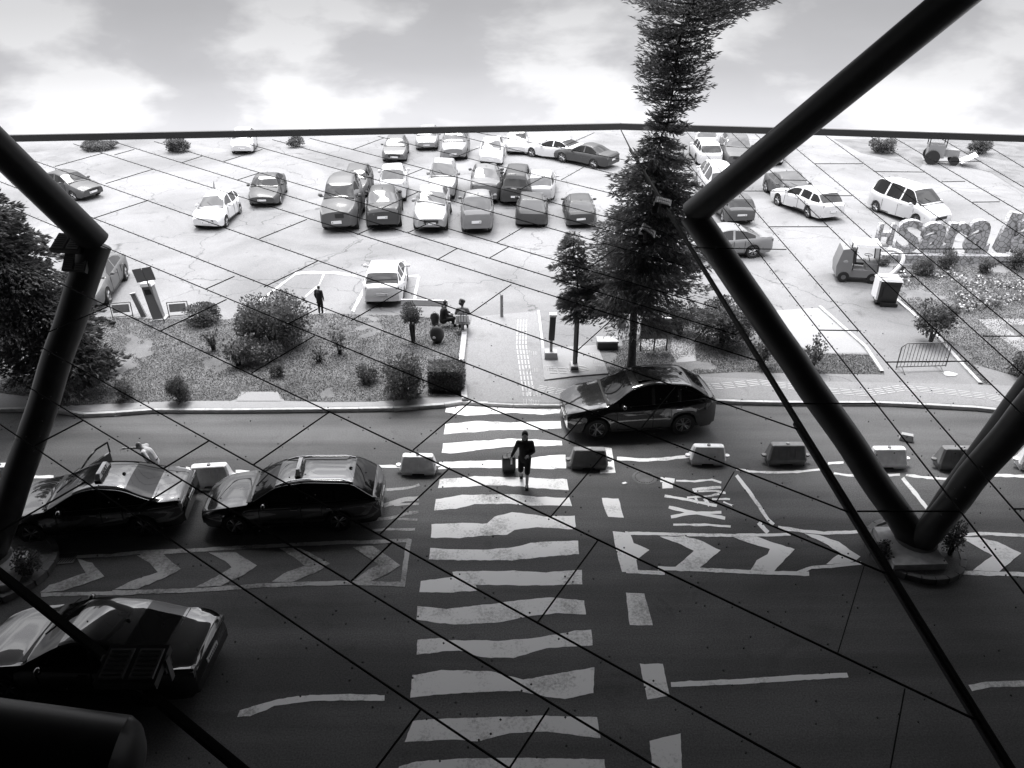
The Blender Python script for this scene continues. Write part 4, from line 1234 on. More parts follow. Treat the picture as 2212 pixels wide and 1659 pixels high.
def shrub(label, base_px, wpx, hpx, leaf=.10, dens=1.0, mt='leaf', name='shrub', sparse=False, seed=0, zb=KZ, cat='shrub', group=None, flat=1.0, trunk=0.0):
    global rng
    rng = np.random.default_rng(seed + int(base_px[0]))
    g = G(base_px[0], base_px[1], zb); k = m_per_px(g, zb + .4)
    w = wpx * k / 2; h = max(.2, z_at(g, base_px[1] - hpx) - zb)
    root = thing(name, label, cat, g, group=group)
    st = MB()
    ns = 7 if sparse else 5
    tips = []
    for i in range(ns):
        a = rng.random() * 6.283; r_ = w * (.2 + .6 * rng.random())
        tip = (math.cos(a) * r_, math.sin(a) * r_, h * (.55 + .4 * rng.random()))
        st.tube([(math.cos(a) * .04, math.sin(a) * .04, 0), (tip[0] * .4, tip[1] * .4, tip[2] * .5 + trunk * .3), tip], [.02 + .02 * h, .015, .006], 5)
        tips.append(tip)
    if trunk: st.tube([(0, 0, 0), (.02, 0, trunk)], [.06, .05], 7)
    if sparse:
        n = int(260 * dens); P = []
        for tip in tips:
            T = np.array(tip); m_ = n // ns
            t = .35 + .65 * rng.random(m_)
            P.append(T[None] * t[:, None] + rng.normal(size=(m_, 3)) * w * .13)
        P = np.concatenate(P)
    else:
        # clumps
        nc = 26; leaf = leaf * .72; cc = rng.normal(size=(nc, 3)); cc /= np.linalg.norm(cc, axis=1, keepdims=True); cc[:, 2] = rng.uniform(-.75, 1, nc)
        n = int(min(9000, max(350, 620 * (w * w * 4) / (leaf / .1) ** 2)) * dens * 1.5)
        idx = rng.integers(0, nc, n)
        q = rng.normal(size=(n, 3)); q /= np.linalg.norm(q, axis=1, keepdims=True)
        q *= (rng.random(n) ** .4)[:, None] * .42
        P = cc[idx] * .62 + q
        nn = np.linalg.norm(P, axis=1, keepdims=True); P = P / np.maximum(1, nn)
        lo = trunk / h if trunk else 0
        P = np.stack([P[:, 0] * w, P[:, 1] * w * .9, h * (lo + (1 - lo) * np.clip(.46 + .54 * P[:, 2], .03, 1))], 1)
    P[:, 2] = np.maximum(P[:, 2], .03)
    D = P - np.array([0, 0, h * .35]); D += rng.normal(size=P.shape) * max(w, .3) * .8
    Lq = leaf * (.6 + .8 * rng.random(len(P)))
    V, Fq = sprig_arrays(P, D, Lq, Lq * .33, cross=False)
    mesh_np('foliage', V, Fq, M[mt], root)
    st.build('stem', M['bark'], root)
    return root
for args in [
 dict(label='large round leafy bush on the left lawn', base_px=(592, 742), wpx=176, hpx=116, leaf=.13, mt='leaf_dark', dens=1.1),
 dict(label='low wide bush at the top edge of the left lawn', base_px=(440, 697), wpx=82, hpx=38, leaf=.11, mt='leaf_dark'),
 dict(label='straggly rose bush left of the large round bush', base_px=(462, 756), wpx=50, hpx=46, sparse=True, dens=.9, leaf=.11),
 dict(label='straggly rose bush in front of the large round bush', base_px=(515, 790), wpx=86, hpx=62, sparse=True, dens=1.4, leaf=.12),
 dict(label='leafy skirt of low roses under the large round bush', base_px=(560, 778), wpx=110, hpx=50, leaf=.11, dens=.6),
 dict(label='tiny dark bush below the large round bush', base_px=(600, 812), wpx=34, hpx=30, leaf=.08, mt='leaf_dark'),
 dict(label='small round ball shrub near the left kerb', base_px=(391, 867), wpx=56, hpx=52, leaf=.07, mt='leaf_dark', dens=1.6),
 dict(label='small ragged shrub near the foot of the dark conifer', base_px=(271, 864), wpx=50, hpx=46, leaf=.09, mt='leaf'),
 dict(label='small dark shrub left of the wide ragged bush', base_px=(797, 824), wpx=52, hpx=38, leaf=.08, mt='leaf_dark'),
 dict(label='wide ragged bush beside the clipped box hedge', base_px=(868, 858), wpx=106, hpx=100, leaf=.11, mt='leaf_dark', dens=1.2),
 dict(label='thin rose bush in the middle of the left lawn', base_px=(735, 765), wpx=60, hpx=56, sparse=True, dens=1.2, leaf=.1),
 dict(label='thin rose bush below the one in the middle of the lawn', base_px=(690, 782), wpx=60, hpx=40, sparse=True, dens=.7, leaf=.09),
 dict(label='big dark bush behind the ridge beam right of the spruce', base_px=(1560, 742), wpx=140, hpx=96, leaf=.13, mt='leaf_dark', dens=1.2),
 dict(label='dark bush between the grey board and the big dark bush', base_px=(1470, 722), wpx=80, hpx=72, leaf=.12, mt='leaf_dark'),
 dict(label='thin flowering rose bush behind the right column', base_px=(1645, 792), wpx=66, hpx=76, sparse=True, dens=1.7, leaf=.12),
 dict(label='thin upright rose bush right of the right column', base_px=(1752, 797), wpx=60, hpx=74, sparse=True, dens=1.6, leaf=.11),
 dict(label='small spreading conifer on a short trunk in the flower bed', base_px=(2010, 738), wpx=90, hpx=92, leaf=.14, mt='leaf_dark', dens=1.0, trunk=.3),
 dict(label='shrub right beside the street sweeper cab', base_px=(1907, 573), wpx=30, hpx=20, leaf=.1, mt='leaf_dark'),
 dict(label='tiny shrub under the first stone letter', base_px=(1945, 588), wpx=18, hpx=16, leaf=.08, mt='leaf_dark'),
 dict(label='wide shrub under the round stone letters', base_px=(1991, 592), wpx=52, hpx=38, leaf=.1, mt='leaf_dark'),
 dict(label='taller shrub between two round stone letters', base_px=(2045, 580), wpx=46, hpx=46, leaf=.1, mt='leaf_dark'),
 dict(label='squat shrub under the last round stone letter', base_px=(2128, 590), wpx=36, hpx=32, leaf=.1, mt='leaf_dark'),
 dict(label='shrub at the right edge by the last stone letter', base_px=(2190, 582), wpx=46, hpx=52, leaf=.1, mt='leaf_dark'),
 dict(label='dark shrub at the right edge beside the white path', base_px=(2200, 812), wpx=60, hpx=50, leaf=.1, mt='leaf_dark'),
 dict(label='upright shrub right of the concrete plinth of the right columns', base_px=(2050, 1196), wpx=48, hpx=72, leaf=.085, mt='leaf_dark', zb=.1, dens=1.2),
 dict(label='low dark shrub left of the plinth of the right columns', base_px=(1906, 1206), wpx=42, hpx=36, leaf=.08, mt='leaf_dark', zb=.1),
 dict(label='dark shrub in the kerbed bed at the left edge', base_px=(66, 1240), wpx=62, hpx=52, leaf=.08, mt='leaf_dark', zb=.1),
 dict(label='low dark shrub at the far left under the canopy edge', base_px=(215, 322), wpx=80, hpx=18, leaf=.16, mt='leaf_dark'),
 dict(label='square dark hedge at the back left under the canopy edge', base_px=(385, 328), wpx=54, hpx=34, leaf=.14, mt='leaf_dark', dens=1.6),
 dict(label='faint dark shrub by the puddle at the back left', base_px=(640, 318), wpx=40, hpx=24, leaf=.14, mt='leaf_dark'),
 dict(label='dark shrub at the back right beyond the small tractor', base_px=(2116, 332), wpx=56, hpx=32, leaf=.16, mt='leaf_dark'),
 dict(label='dark shrub at the back right left of the small tractor', base_px=(1905, 330), wpx=60, hpx=34, leaf=.16, mt='leaf_dark'),
]:
    shrub(**args)
# ball tree with thin trunk
shrub(label='ball-headed little tree at the end of the white plank barrier', base_px=(893, 738), wpx=48, hpx=84, leaf=.10, mt='leaf_dark', name='ball_tree', cat='tree', trunk=.75, dens=1.5)
# clipped hedge
P4 = [G(926, 857, KZ), G(1000, 852, KZ), G(1003, 815, KZ), G(932, 818, KZ)]
cx = sum((p for p in P4), Vector()) / 4
root = thing('clipped_hedge', 'box-shaped clipped hedge at the corner of the left lawn', 'hedge', cx)
hh = .82; mb = MB(); dx, dy = 1.12, .78
mb.box((0, 0, hh / 2), (dx - .1, dy - .1, hh - .08)); mb.build('inner_growth', M['leaf_dark'], root)
n = 5200; P = rng.random((n, 3)) * np.array([dx, dy, hh]) - np.array([dx / 2, dy / 2, 0])
fc = rng.integers(0, 5, n)
P[fc == 0, 2] = hh; P[fc == 1, 1] = -dy / 2; P[fc == 2, 1] = dy / 2; P[fc == 3, 0] = -dx / 2; P[fc == 4, 0] = dx / 2
P += rng.normal(size=P.shape) * .025
D = P - np.array([0, 0, hh / 2]) + rng.normal(size=P.shape) * .4
Lq = .07 * (.6 + .8 * rng.random(n)); V, Fq = sprig_arrays(P, D, Lq, Lq * .35, False); mesh_np('foliage', V, Fq, M['leaf'], root)
# flowers of the right bed
Ps = []
for pts, n_, sp_ in (([(1450,1195),(1560,1210),(1700,1240)],200,22),([(1680,1262),(1800,1300),(1950,1285),(2100,1300),(2300,1330)],450,26),([(1700,1390),(1760,1420),(1860,1380)],260,34),([(1730,1480),(1800,1440)],240,30),([(1900,1440),(2000,1430),(2100,1400),(2300,1380)],320,24),([(1850,1300),(1900,1330)],200,30),([(1240,1240),(1300,1260)],80,24)):
    for _ in range(n_):
        i = random.randrange(len(pts) - 1); t = random.random()
        x = pts[i][0] + (pts[i + 1][0] - pts[i][0]) * t + random.gauss(0, sp_); y = pts[i][1] + (pts[i + 1][1] - pts[i][1]) * t + random.gauss(0, sp_ * .8)
        u, v = 1618 + x * .26855, 270 + y * .26855
        q = G(u, v, KZ + .02); Ps.append((q.x, q.y, KZ + .03 + random.random() * .22))
P = np.array(Ps); D = rng.normal(size=P.shape) * np.array([1, 1, .5]); Lq = .10 * (.5 + rng.random(len(P)))
V, Fq = sprig_arrays(P, D, Lq, Lq * .35, False); o = mesh_np('flowers', V, Fq, M['bloom']); o['kind'] = 'stuff'
P = P + rng.normal(size=P.shape) * np.array([.12, .12, .03]); V, Fq = sprig_arrays(P, D, Lq * 1.3, Lq * .4, False); o = mesh_np('undergrowth', V, Fq, M['leaf']); o['kind'] = 'stuff'
# ------------------------------------------------------------ water-filled barriers
def water_barrier(px, col, label, rz=0.0, s=1.0, tilt=0.0, z=0):
    g = G(px[0], px[1], z)
    root = thing('road_barrier', label, 'barrier', g, rz, group='plastic road barriers along the lane')
    L = [(.05, .20, .50), (.13, .22, .53), (.19, .22, .54), (.25, .19, .52), (.53, .125, .46), (.575, .11, .445), (.59, .09, .42)]
    mb = MB(); vs = []; fs = []
    for z_, hd, hl in L:
        c = .045
        ring = [(-hl + c, -hd), (hl - c, -hd), (hl, -hd + c), (hl, hd - c), (hl - c, hd), (-hl + c, hd), (-hl, hd - c), (-hl, -hd + c)]
        vs += [(x * s, y * s, z_ * s) for x, y in ring]
    for i in range(len(L) - 1):
        for k in range(8): fs.append((i * 8 + k, i * 8 + (k + 1) % 8, (i + 1) * 8 + (k + 1) % 8, (i + 1) * 8 + k))
    fs.append(tuple((len(L) - 1) * 8 + k for k in range(8))); fs.append(tuple(range(8))[::-1])
    mb.add(vs, fs)
    for sx in (-1, 1): mb.box((sx * .33 * s, 0, .03 * s), (.30 * s, .40 * s, .06 * s))
    o = mb.build('shell', M[col], root, smooth=25)
    for x in (-.22, 0, .22):
        for sy in (-1, 1):
            mb = MB(); mb.box((x * s, sy * .162 * s, .385 * s), (.055 * s, .03 * s, .26 * s), rx=sy * .23); mb.build('rib', M[col], root)
    for sx in (-1, 1):
        mb = MB(); mb.lathe([(.001, .04), (.075, .04), (.075, -.02), (.001, -.02)], c=(sx * .59 * s, 0, .21 * s), n=12); mb.build('coupling_lug', M[col], root, smooth=40)
    mb = MB(); mb.lathe([(.001, .03), (.05, .03), (.055, 0)], c=(0, 0, .59 * s), n=12); mb.build('filler_cap', M['plastic_grey' if col == 'plastic_white' else 'midgrey'], root)
    if tilt: root.rotation_euler = (0, tilt, rz)
    return root
for px, col, lab, rz, s in (
 ((14, 1044), 'plastic_white', 'white plastic barrier at the left edge behind the column', .05, 1.1),
 ((460, 1044), 'plastic_white', 'white plastic barrier between the two black taxis', .10, 1.1),
 ((678, 1030), 'plastic_grey', 'grey plastic barrier mostly hidden behind the taxi estate car', .02, 1.1),
 ((905, 1018), 'plastic_white', 'white plastic barrier at the left end of the crossing', -.02, 1.0),
 ((1271, 1006), 'plastic_grey', 'grey plastic barrier at the right side of the crossing below the SUV', -.02, 1.05),
 ((1526, 997), 'plastic_white', 'white plastic barrier below the tail of the SUV', -.03, 1.0),
 ((1694, 997), 'plastic_grey', 'grey plastic barrier left of the ridge beam', 0, 1.1),
 ((1911, 1004), 'plastic_white', 'white plastic barrier just right of the right column', 0, 1.05),
 ((2062, 1007), 'plastic_grey', 'grey plastic barrier beside the leaning pair of tubes', -.03, 1.15),
 ((2238, 1010), 'plastic_white', 'white plastic barrier cut off by the right edge', -.15, 1.1)):
    water_barrier(px, col, lab, rz, s)

# ------------------------------------------------------------ crowd barrier
A, Bq = G(1934, 802, KZ), G(2040, 799, KZ)
ctr = (A + Bq) / 2; dl = (Bq - A).length; ang = math.atan2((Bq - A).y, (Bq - A).x)
root = thing('crowd_barrier', 'grey tubular crowd barrier across the path by the flower bed', 'barrier', ctr, ang)
h = 1.12; hl = dl / 2
mb = MB(); mb.tube([(-hl, 0, .15), (-hl, 0, h - .15), (-hl + .15, 0, h), (hl - .15, 0, h), (hl, 0, h - .15), (hl, 0, .15)], .022, 8); mb.tube([(-hl, 0, .18), (hl, 0, .18)], .02, 8); mb.build('frame', M['metal'], root, smooth=60)
for k in range(13):
    mb = MB(); x = -hl + (k + 1) * dl / 14; mb.tube([(x, 0, .18), (x + random.uniform(-.01, .01), 0, .6), (x, 0, h - .0)], .010, 5); mb.build('bar', M['metal'], root)
for x in (-hl + .2, hl - .2):
    mb = MB(); mb.tube([(x, -.3, .02), (x, 0, .18), (x, .3, .02)], .018, 6); mb.build('foot', M['metal'], root)

# ------------------------------------------------------------ street furniture left
def lean(root, ry): root.rotation_euler = (root.rotation_euler[0], ry, root.rotation_euler[2])
g = G(344, 688, KZ)
r_ = thing('ticket_machine', 'leaning ticket machine with white top beyond the left lawn', 'ticket machine', g); lean(r_, -.10)
mb = MB(); mb.box((0, 0, .75), (.42, .30, 1.5), rx=0); mb.build('cabinet', M['grey'], r_)
mb = MB(); mb.box((0, 0, 1.56), (.50, .38, .14), taper=.85); mb.build('cap', M['white'], r_)
mb = MB(); mb.box((0, -.155, 1.25), (.26, .02, .22)); mb.build('display', M['trim'], r_)
mb = MB(); mb.box((0, 0, .02), (.7, .5, .04)); mb.build('foot_plate', M['kerb'], r_)
g = G(311, 683, KZ)
r_ = thing('bollard', 'dark flat post standing left of the ticket machine', 'bollard', g); lean(r_, -.22)
mb = MB(); mb.box((0, 0, .52), (.22, .10, 1.04), taper=.9); mb.build('post', M['plastic_grey'], r_); mb = MB(); mb.box((0, 0, 1.05), (.24, .12, .04)); mb.build('cap', M['midgrey'], r_)
g = G(356, 697, KZ)
r_ = thing('road_sign', 'grey two-part rectangular sign on a thin pole behind the ticket machine', 'sign', g); lean(r_, -.17)
mb = MB(); mb.tube([(0, 0, 0), (0, 0, 2.35)], .03, 8); mb.build('pole', M['metal'], r_)
for x in (-.20, .21):
    mb = MB(); mb.box((x, -.04, 2.15), (.38, .03, .56)); mb.build('sign_plate', M['grey'], r_)
for px, lab in (((266, 686), 'small framed board on the ground beside the grey parked sedan'), ((388, 684), 'small framed board lying by the low wide bush')):
    g = G(px[0], px[1], KZ); r_ = thing('folding_board', lab, 'board', g, .2)
    mb = MB()
    for a, c in (((-.4, 0, 0), (-.42, .12, .62)), ((.4, 0, 0), (.38, .12, .62)), ((-.42, .12, .62), (.38, .12, .62)), ((-.4, 0, .06), (.4, 0, .06))): mb.tube([a, c], .02, 6)
    mb.build('frame', M['metal'], r_); mb = MB(); mb.box((-.02, .07, .38), (.66, .02, .34), rx=-.2); mb.build('panel', M['plastic_grey'], r_)
g = G(1084, 684, KZ)
r_ = thing('bollard', 'single thin dark bollard on the path above the crossing', 'bollard', g)
mb = MB(); mb.tube([(0, 0, 0), (0, 0, .95)], [.07, .065], 10); mb.build('post', M['plastic_grey'], r_); mb = MB(); mb.ell((0, 0, .95), .068, 10, 6); mb.build('cap', M['plastic_grey'], r_)
# pad posts
g = G(1190, 772, KZ + .05)
r_ = thing('info_post', 'dark narrow machine on a pole in a concrete block, left on the pad', 'post', g)
mb = MB(); mb.box((0, 0, .13), (.50, .36, .26), taper=.9); mb.build('base_block', M['midgrey'], r_)
mb = MB(); mb.tube([(0, 0, .25), (0, 0, .8)], .055, 8); mb.build('pole', M['plastic_grey'], r_)
mb = MB(); mb.box((.02, 0, 1.22), (.22, .18, .95), ry=.04); mb.build('cabinet', M['plastic_dark'], r_)
mb = MB(); mb.box((.04, 0, 1.74), (.26, .22, .09)); mb.build('cap', M['white'], r_)
g = G(1240, 796, KZ + .05)
r_ = thing('barrier_mast', 'tall grey mast on a wedge foot in the middle of the pad', 'mast', g)
mb = MB(); mb.box((0, 0, .10), (.32, .55, .20), taper=.8); mb.build('foot', M['midgrey'], r_)
mb = MB(); mb.box((0, .02, 1.1), (.11, .10, 1.9)); mb.build('mast', M['grey'], r_); mb = MB(); mb.box((.09, .02, 1.25), (.05, .12, 1.5)); mb.build('cover_strip', M['plastic_dark'], r_)
mb = MB(); mb.box((0, -.28, .12), (.24, .02, .08)); mb.build('reflector', M['trim'], r_)
g = G(1311, 752, KZ)
r_ = thing('utility_box', 'low dark box with a pale lid left of the spruce trunk', 'box', g)
mb = MB(); mb.box((0, 0, .17), (.78, .42, .34)); mb.build('casing', M['plastic_dark'], r_); mb = MB(); mb.box((0, 0, .36), (.82, .46, .06)); mb.build('lid', M['midgrey'], r_)
g = G(1343, 705, KZ)
r_ = thing('litter_bin', 'round grey bin seen left of the spruce trunk', 'bin', g)
mb = MB(); mb.lathe([(.001, .02), (.19, .02), (.23, .55), (.25, .56), (.25, .62), (.20, .63), (.18, .5), (.001, .5)], n=18); mb.build('tub', M['grey'], r_, smooth=40)
mb = MB(); mb.lathe([(.255, .5), (.265, .52), (.255, .54)], n=18); mb.build('band', M['plastic_grey'], r_)
g = G(1411, 758, KZ)
r_ = thing('notice_board', 'dark grey board with a small emblem on three legs right of the spruce', 'board', g)
mb = MB(); mb.box((0, 0, .93), (1.12, .10, .80), rz=.03); mb.build('panel', M['plastic_grey'], r_)
mb = MB(); mb.box((0, .1, 1.37), (1.16, .34, .07)); mb.build('roof', M['white'], r_)
for x in (-.5, .02, .5):
    mb = MB(); mb.tube([(x, .02, 0), (x, .02, .6)], .03, 7); mb.build('leg', M['plastic_dark'], r_)
Mx = Matrix.Translation((-.25, -.065, .98)) @ Matrix.Rotation(R(90), 4, 'X')
text_mesh('(EXI', .15, .004, M['midgrey'], 'lettering', r_, Mx)
Mx = Matrix.Translation((-.22, -.065, 1.08)) @ Matrix.Rotation(R(90), 4, 'X')
text_mesh('Z3', .10, .004, M['midgrey'], 'lettering', r_, Mx)
# plank barrier on post
g = G(962, 684, KZ)
r_ = thing('plank_barrier', 'white horizontal plank barrier beyond the seated figures', 'barrier', g)
mb = MB(); mb.box((0, 0, .30), (.09, .09, .6)); mb.build('post', M['plastic_grey'], r_)
mb = MB(); mb.box((-.85, .03, .62), (1.95, .05, .26), ry=.03); mb.build('plank', M['white'], r_); mb = MB(); mb.box((-.85, .0, .50), (1.95, .03, .03), ry=.03); mb.build('rail', M['plastic_grey'], r_)
# folded white sheet under the conifer
g = G(128, 826, KZ)
mb = MB(); P_ = [G(u, v, KZ + .03 + h_) for u, v, h_ in ((116, 829, 0), (168, 817, .05), (165, 808, .12), (138, 808, .16), (128, 815, .1))]
cc_ = sum(P_, Vector()) / 5 + Vector((0, 0, .1)); mb.add([cc_] + P_ + [Vector((p.x, p.y, KZ)) for p in P_], [(0, i + 1, (i + 1) % 5 + 1) for i in range(5)] + [(i + 1, i + 6, (i + 1) % 5 + 6, (i + 1) % 5 + 1) for i in range(5)])
o = mb.build('folded_sheet', M['cloth_white']); o['label'] = 'white folded sheet lying on the grass under the dark conifer'; o['category'] = 'sheet'

# ------------------------------------------------------------ stone letters
def stone_mat():
    m = bpy.data.materials.new('letter_mosaic'); m.use_nodes = True; t = m.node_tree; b = t.nodes['Principled BSDF']; b.inputs['Roughness'].default_value = .85
    tcn = t.nodes.new('ShaderNodeTexCoord'); vo = t.nodes.new('ShaderNodeTexVoronoi'); vo.feature = 'DISTANCE_TO_EDGE'; vo.inputs['Scale'].default_value = 4.2
    t.links.new(tcn.outputs['Object'], vo.inputs['Vector'])
    r = t.nodes.new('ShaderNodeValToRGB'); e = r.color_ramp.elements; e[0].position = .04; e[0].color = (.14, .14, .14, 1); e[1].position = .09; e[1].color = (.36, .36, .37, 1)
    t.links.new(vo.outputs['Distance'], r.inputs[0]); t.links.new(r.outputs[0], b.inputs['Base Color'])
    bp = t.nodes.new('ShaderNodeBump'); bp.inputs['Strength'].default_value = .5; t.links.new(vo.outputs['Distance'], bp.inputs['Height']); t.links.new(bp.outputs[0], b.inputs['Normal'])
    return m
M['mosaic'] = stone_mat()
A, Bq = G(1900, 566, KZ), G(2240, 566, KZ)
root = thing('letter_base', 'pale low wall carrying the row of stone letters', 'wall', (A + Bq) / 2, -.03)
for k in range(9):
    mb = MB(); L_ = (Bq - A).length / 9; mb.box((-(Bq - A).length / 2 + L_ * (k + .5), 0, .2), (L_ - .015, .5, .4)); mb.build('stone_block', M['mosaic'], root, smooth=0)
for ch, u, v0, v1, wpx, lab, tl in (('H', 1903, 543, 492, 34, 'small first stone letter H right of the sweeper', .0), ('S', 1948, 560, 484, 50, 'tall curved stone letter S in front of the minivan', .0),
      ('a', 2004, 560, 490, 54, 'first rounded stone letter a under the minivan bumper', 0), ('r', 2052, 560, 490, 44, 'stone letter r between the two rounded letters', 0), ('a', 2098, 562, 484, 50, 'second rounded stone letter a, right of the letter r', 0),
      ('l', 2155, 556, 468, 30, 'tall slanting stone letter l near the right edge', .14), ('a', 2196, 560, 480, 50, 'last rounded stone letter a cut off by the right edge', .05)):
    g = G(u, v0, KZ + .0); hgt = z_at(g, v1) - KZ - .15
    root = thing('stone_letter', lab, 'letter', (g.x, g.y, KZ + .38), -.1, group='stone letters in a row')
    cu = bpy.data.curves.new('t', 'FONT'); cu.body = ch; cu.size = 1; cu.extrude = .17; cu.offset = .03; cu.resolution_u = 4; cu.align_x = 'CENTER'
    to = bpy.data.objects.new('t', cu); C.objects.link(to); bpy.context.view_layer.update()
    me = bpy.data.meshes.new_from_object(to.evaluated_get(bpy.context.evaluated_depsgraph_get())); bpy.data.objects.remove(to)
    co = np.array([v.co for v in me.vertices]); y0, y1 = co[:, 1].min(), co[:, 1].max(); x0, x1 = co[:, 0].min(), co[:, 0].max()
    wm = wpx * m_per_px(g, 1.0)
    me.transform(Matrix.Rotation(tl, 4, 'Y') @ Matrix.Rotation(R(90), 4, 'X') @ Matrix.Diagonal((wm / (x1 - x0), hgt / (y1 - y0), 1, 1)) @ Matrix.Translation((-(x0 + x1) / 2, -y0, 0)))
    me.materials.clear(); me.materials.append(M['mosaic']); me.name = 'letter_body'
    o = bpy.data.objects.new('letter_body', me); C.objects.link(o); o.parent = root
    mb = MB(); mb.box((0, 0, -.03), (wm * .6, .42, .08)); mb.build('footing', M['concrete'], root)

# ------------------------------------------------------------ street sweeper and its bin
g = G(1850, 603, KZ)
r_ = thing('street_sweeper', 'small cab street sweeper with white roof and round brushes', 'street sweeper', g, R(-12))
mb = MB()
hopper = [(-1.05, .25), (-1.12, .75), (-.95, 1.55), (-.62, 1.62), (-.50, 1.5), (-.42, .3)]
vs = [(x, y, z) for y in (-.55, .55) for x, z in hopper]; k = len(hopper)
mb.add(vs, [tuple(range(k)), tuple(range(k, 2 * k))[::-1]] + [(i, k + i, k + (i + 1) % k, (i + 1) % k) for i in range(k)])
mb.build('hopper', M['grey'], r_, smooth=20)
mb = MB(); mb.box((.15, 0, .45), (1.15, 1.0, .35)); mb.box((.45, 0, .75), (.5, .9, .35)); mb.build('chassis', M['grey'], r_)
mb = MB(); mb.box((.10, 0, 1.78), (1.15, 1.12, .12), taper=.92); mb.build('cab_roof', M['white'], r_)
mb = MB()
for x in (-.38, .60):
    for y in (-.5, .5): mb.tube([(x + (.12 if x > 0 else 0), y, .6), (x, y, 1.75)], .03, 6)
mb.build('cab_frame', M['plastic_dark'], r_)
mb = MB(); mb.box((.66, 0, 1.25), (.02, .95, .85), ry=-.12); mb.build('windscreen', M['glass_light'], r_)
mb = MB(); mb.box((-.12, 0, .85), (.45, .5, .12)); mb.box((-.32, 0, 1.15), (.12, .5, .6), ry=-.1); mb.build('seat', M['black'], r_)
mb = MB(); mb.tube([(.40, 0, .9), (.28, 0, 1.2)], .02, 6); mb.lathe([(.17, 0), (.19, .015), (.17, .03)], c=(.28, 0, 1.2), n=14); mb.build('steering_wheel', M['black'], r_)
for x, y in ((-.72, -.5), (-.72, .5), (.55, -.42), (.55, .42)):
    mb = MB(); mb.lathe([(.10, -.09), (.24, -.09), (.26, -.05), (.26, .05), (.24, .09), (.10, .09)], 'Y', (x, y, .26), 18); w_ = mb.build('wheel', M['rubber'], r_, smooth=40)
    mb = MB(); mb.lathe([(.001, -.08), (.11, -.095), (.11, .095), (.001, .08)], 'Y', (x, y, .26), 12); mb.build('rim', M['metal'], w_)
for y in (-.45, .35):
    mb = MB(); mb.lathe([(.001, .16), (.16, .16), (.30, .02), (.28, .0), (.001, .02)], c=(.95, y, 0), n=20); mb.build('round_brush', M['plastic_dark'], r_)
for k in range(1): pass
mb = MB(); pts = []
base = Vector((.95, -.3, .3))
for t in np.linspace(0, 1, 16): pts.append((1.0 + .55 * math.sin(t * 3.4) + t * .15, -.95 + .75 * t, .45 + 1.15 * math.sin(t * 1.75)))
mb.tube(pts, .09, 10); mb.build('suction_hose', M['white'], r_, smooth=60)
mb = MB(); mb.ell((-.75, -.55, 1.0), (.11, .012, .07), 10, 6); mb.build('emblem', M['midgrey'], r_)
g = G(1908, 655, KZ)
r_ = thing('wheelie_bin', 'dark wheeled refuse container with a white lid below the sweeper', 'bin', g, R(-8))
mb = MB(); mb.box((0, 0, .62), (.80, .62, .98), taper=1.12); mb.build('container', M['plastic_dark'], r_, smooth=20)
mb = MB(); mb.box((0, .02, 1.17), (1.0, .78, .10), taper=.85); mb.box((-.46, -.05, .75), (.08, .7, .9)); mb.build('lid', M['white'], r_, smooth=30)
mb = MB(); mb.box((.05, -.36, .66), (.6, .03, .55)); mb.build('front_panel', M['black'], r_)
mb = MB(); mb.box((.1, -.30, .10), (.7, .3, .14)); mb.build('bumper', M['black'], r_)
for x in (-.34, .34):
    mb = MB(); mb.lathe([(.001, -.06), (.13, -.06), (.13, .06), (.001, .06)], 'X', (x, -.1, .13), 14); mb.build('wheel', M['rubber'], r_)
# small tractor far right under the canopy edge
g = G(2024, 352, KZ)
r_ = thing('small_tractor', 'small tractor with a white sloping panel at the back right', 'tractor', g, R(-20))
mb = MB(); mb.box((-.3, 0, .9), (1.1, 1.2, .9)); mb.box((.7, 0, .8), (1.1, .7, .5)); mb.build('body', M['grey'], r_)
mb = MB(); mb.box((-.3, 0, 1.95), (1.3, 1.3, .1)); mb.build('roof', M['grey'], r_)
mb = MB()
for x in (-.85, .25):
    for y in (-.55, .55): mb.tube([(x, y, 1.2), (x, y, 1.95)], .04, 5)
mb.build('roof_post', M['plastic_dark'], r_)
for x, y, q in ((-.5, -.7, .5), (-.5, .7, .5), (1.0, -.5, .32), (1.0, .5, .32)):
    mb = MB(); mb.lathe([(.001, -.1), (q, -.1), (q, .1), (.001, .1)], 'Y', (x, y, q), 16); mb.build('wheel', M['rubber'], r_)
mb = MB(); mb.box((1.9, -.2, .55), (1.1, 1.4, .05), ry=-.55); mb.build('front_panel', M['white'], r_)
sheet('verge', [(1800, 300), (1860, 330), (1930, 346), (1986, 363), (1995, 352), (1990, 335), (2080, 345), (2260, 415), (2260, 306), (2100, 303)], 'soil', KZ + .01)
sheet('verge', [(2060, 352), (2140, 372), (2250, 440), (2250, 405), (2150, 365), (2090, 350)], 'soil', KZ + .014)
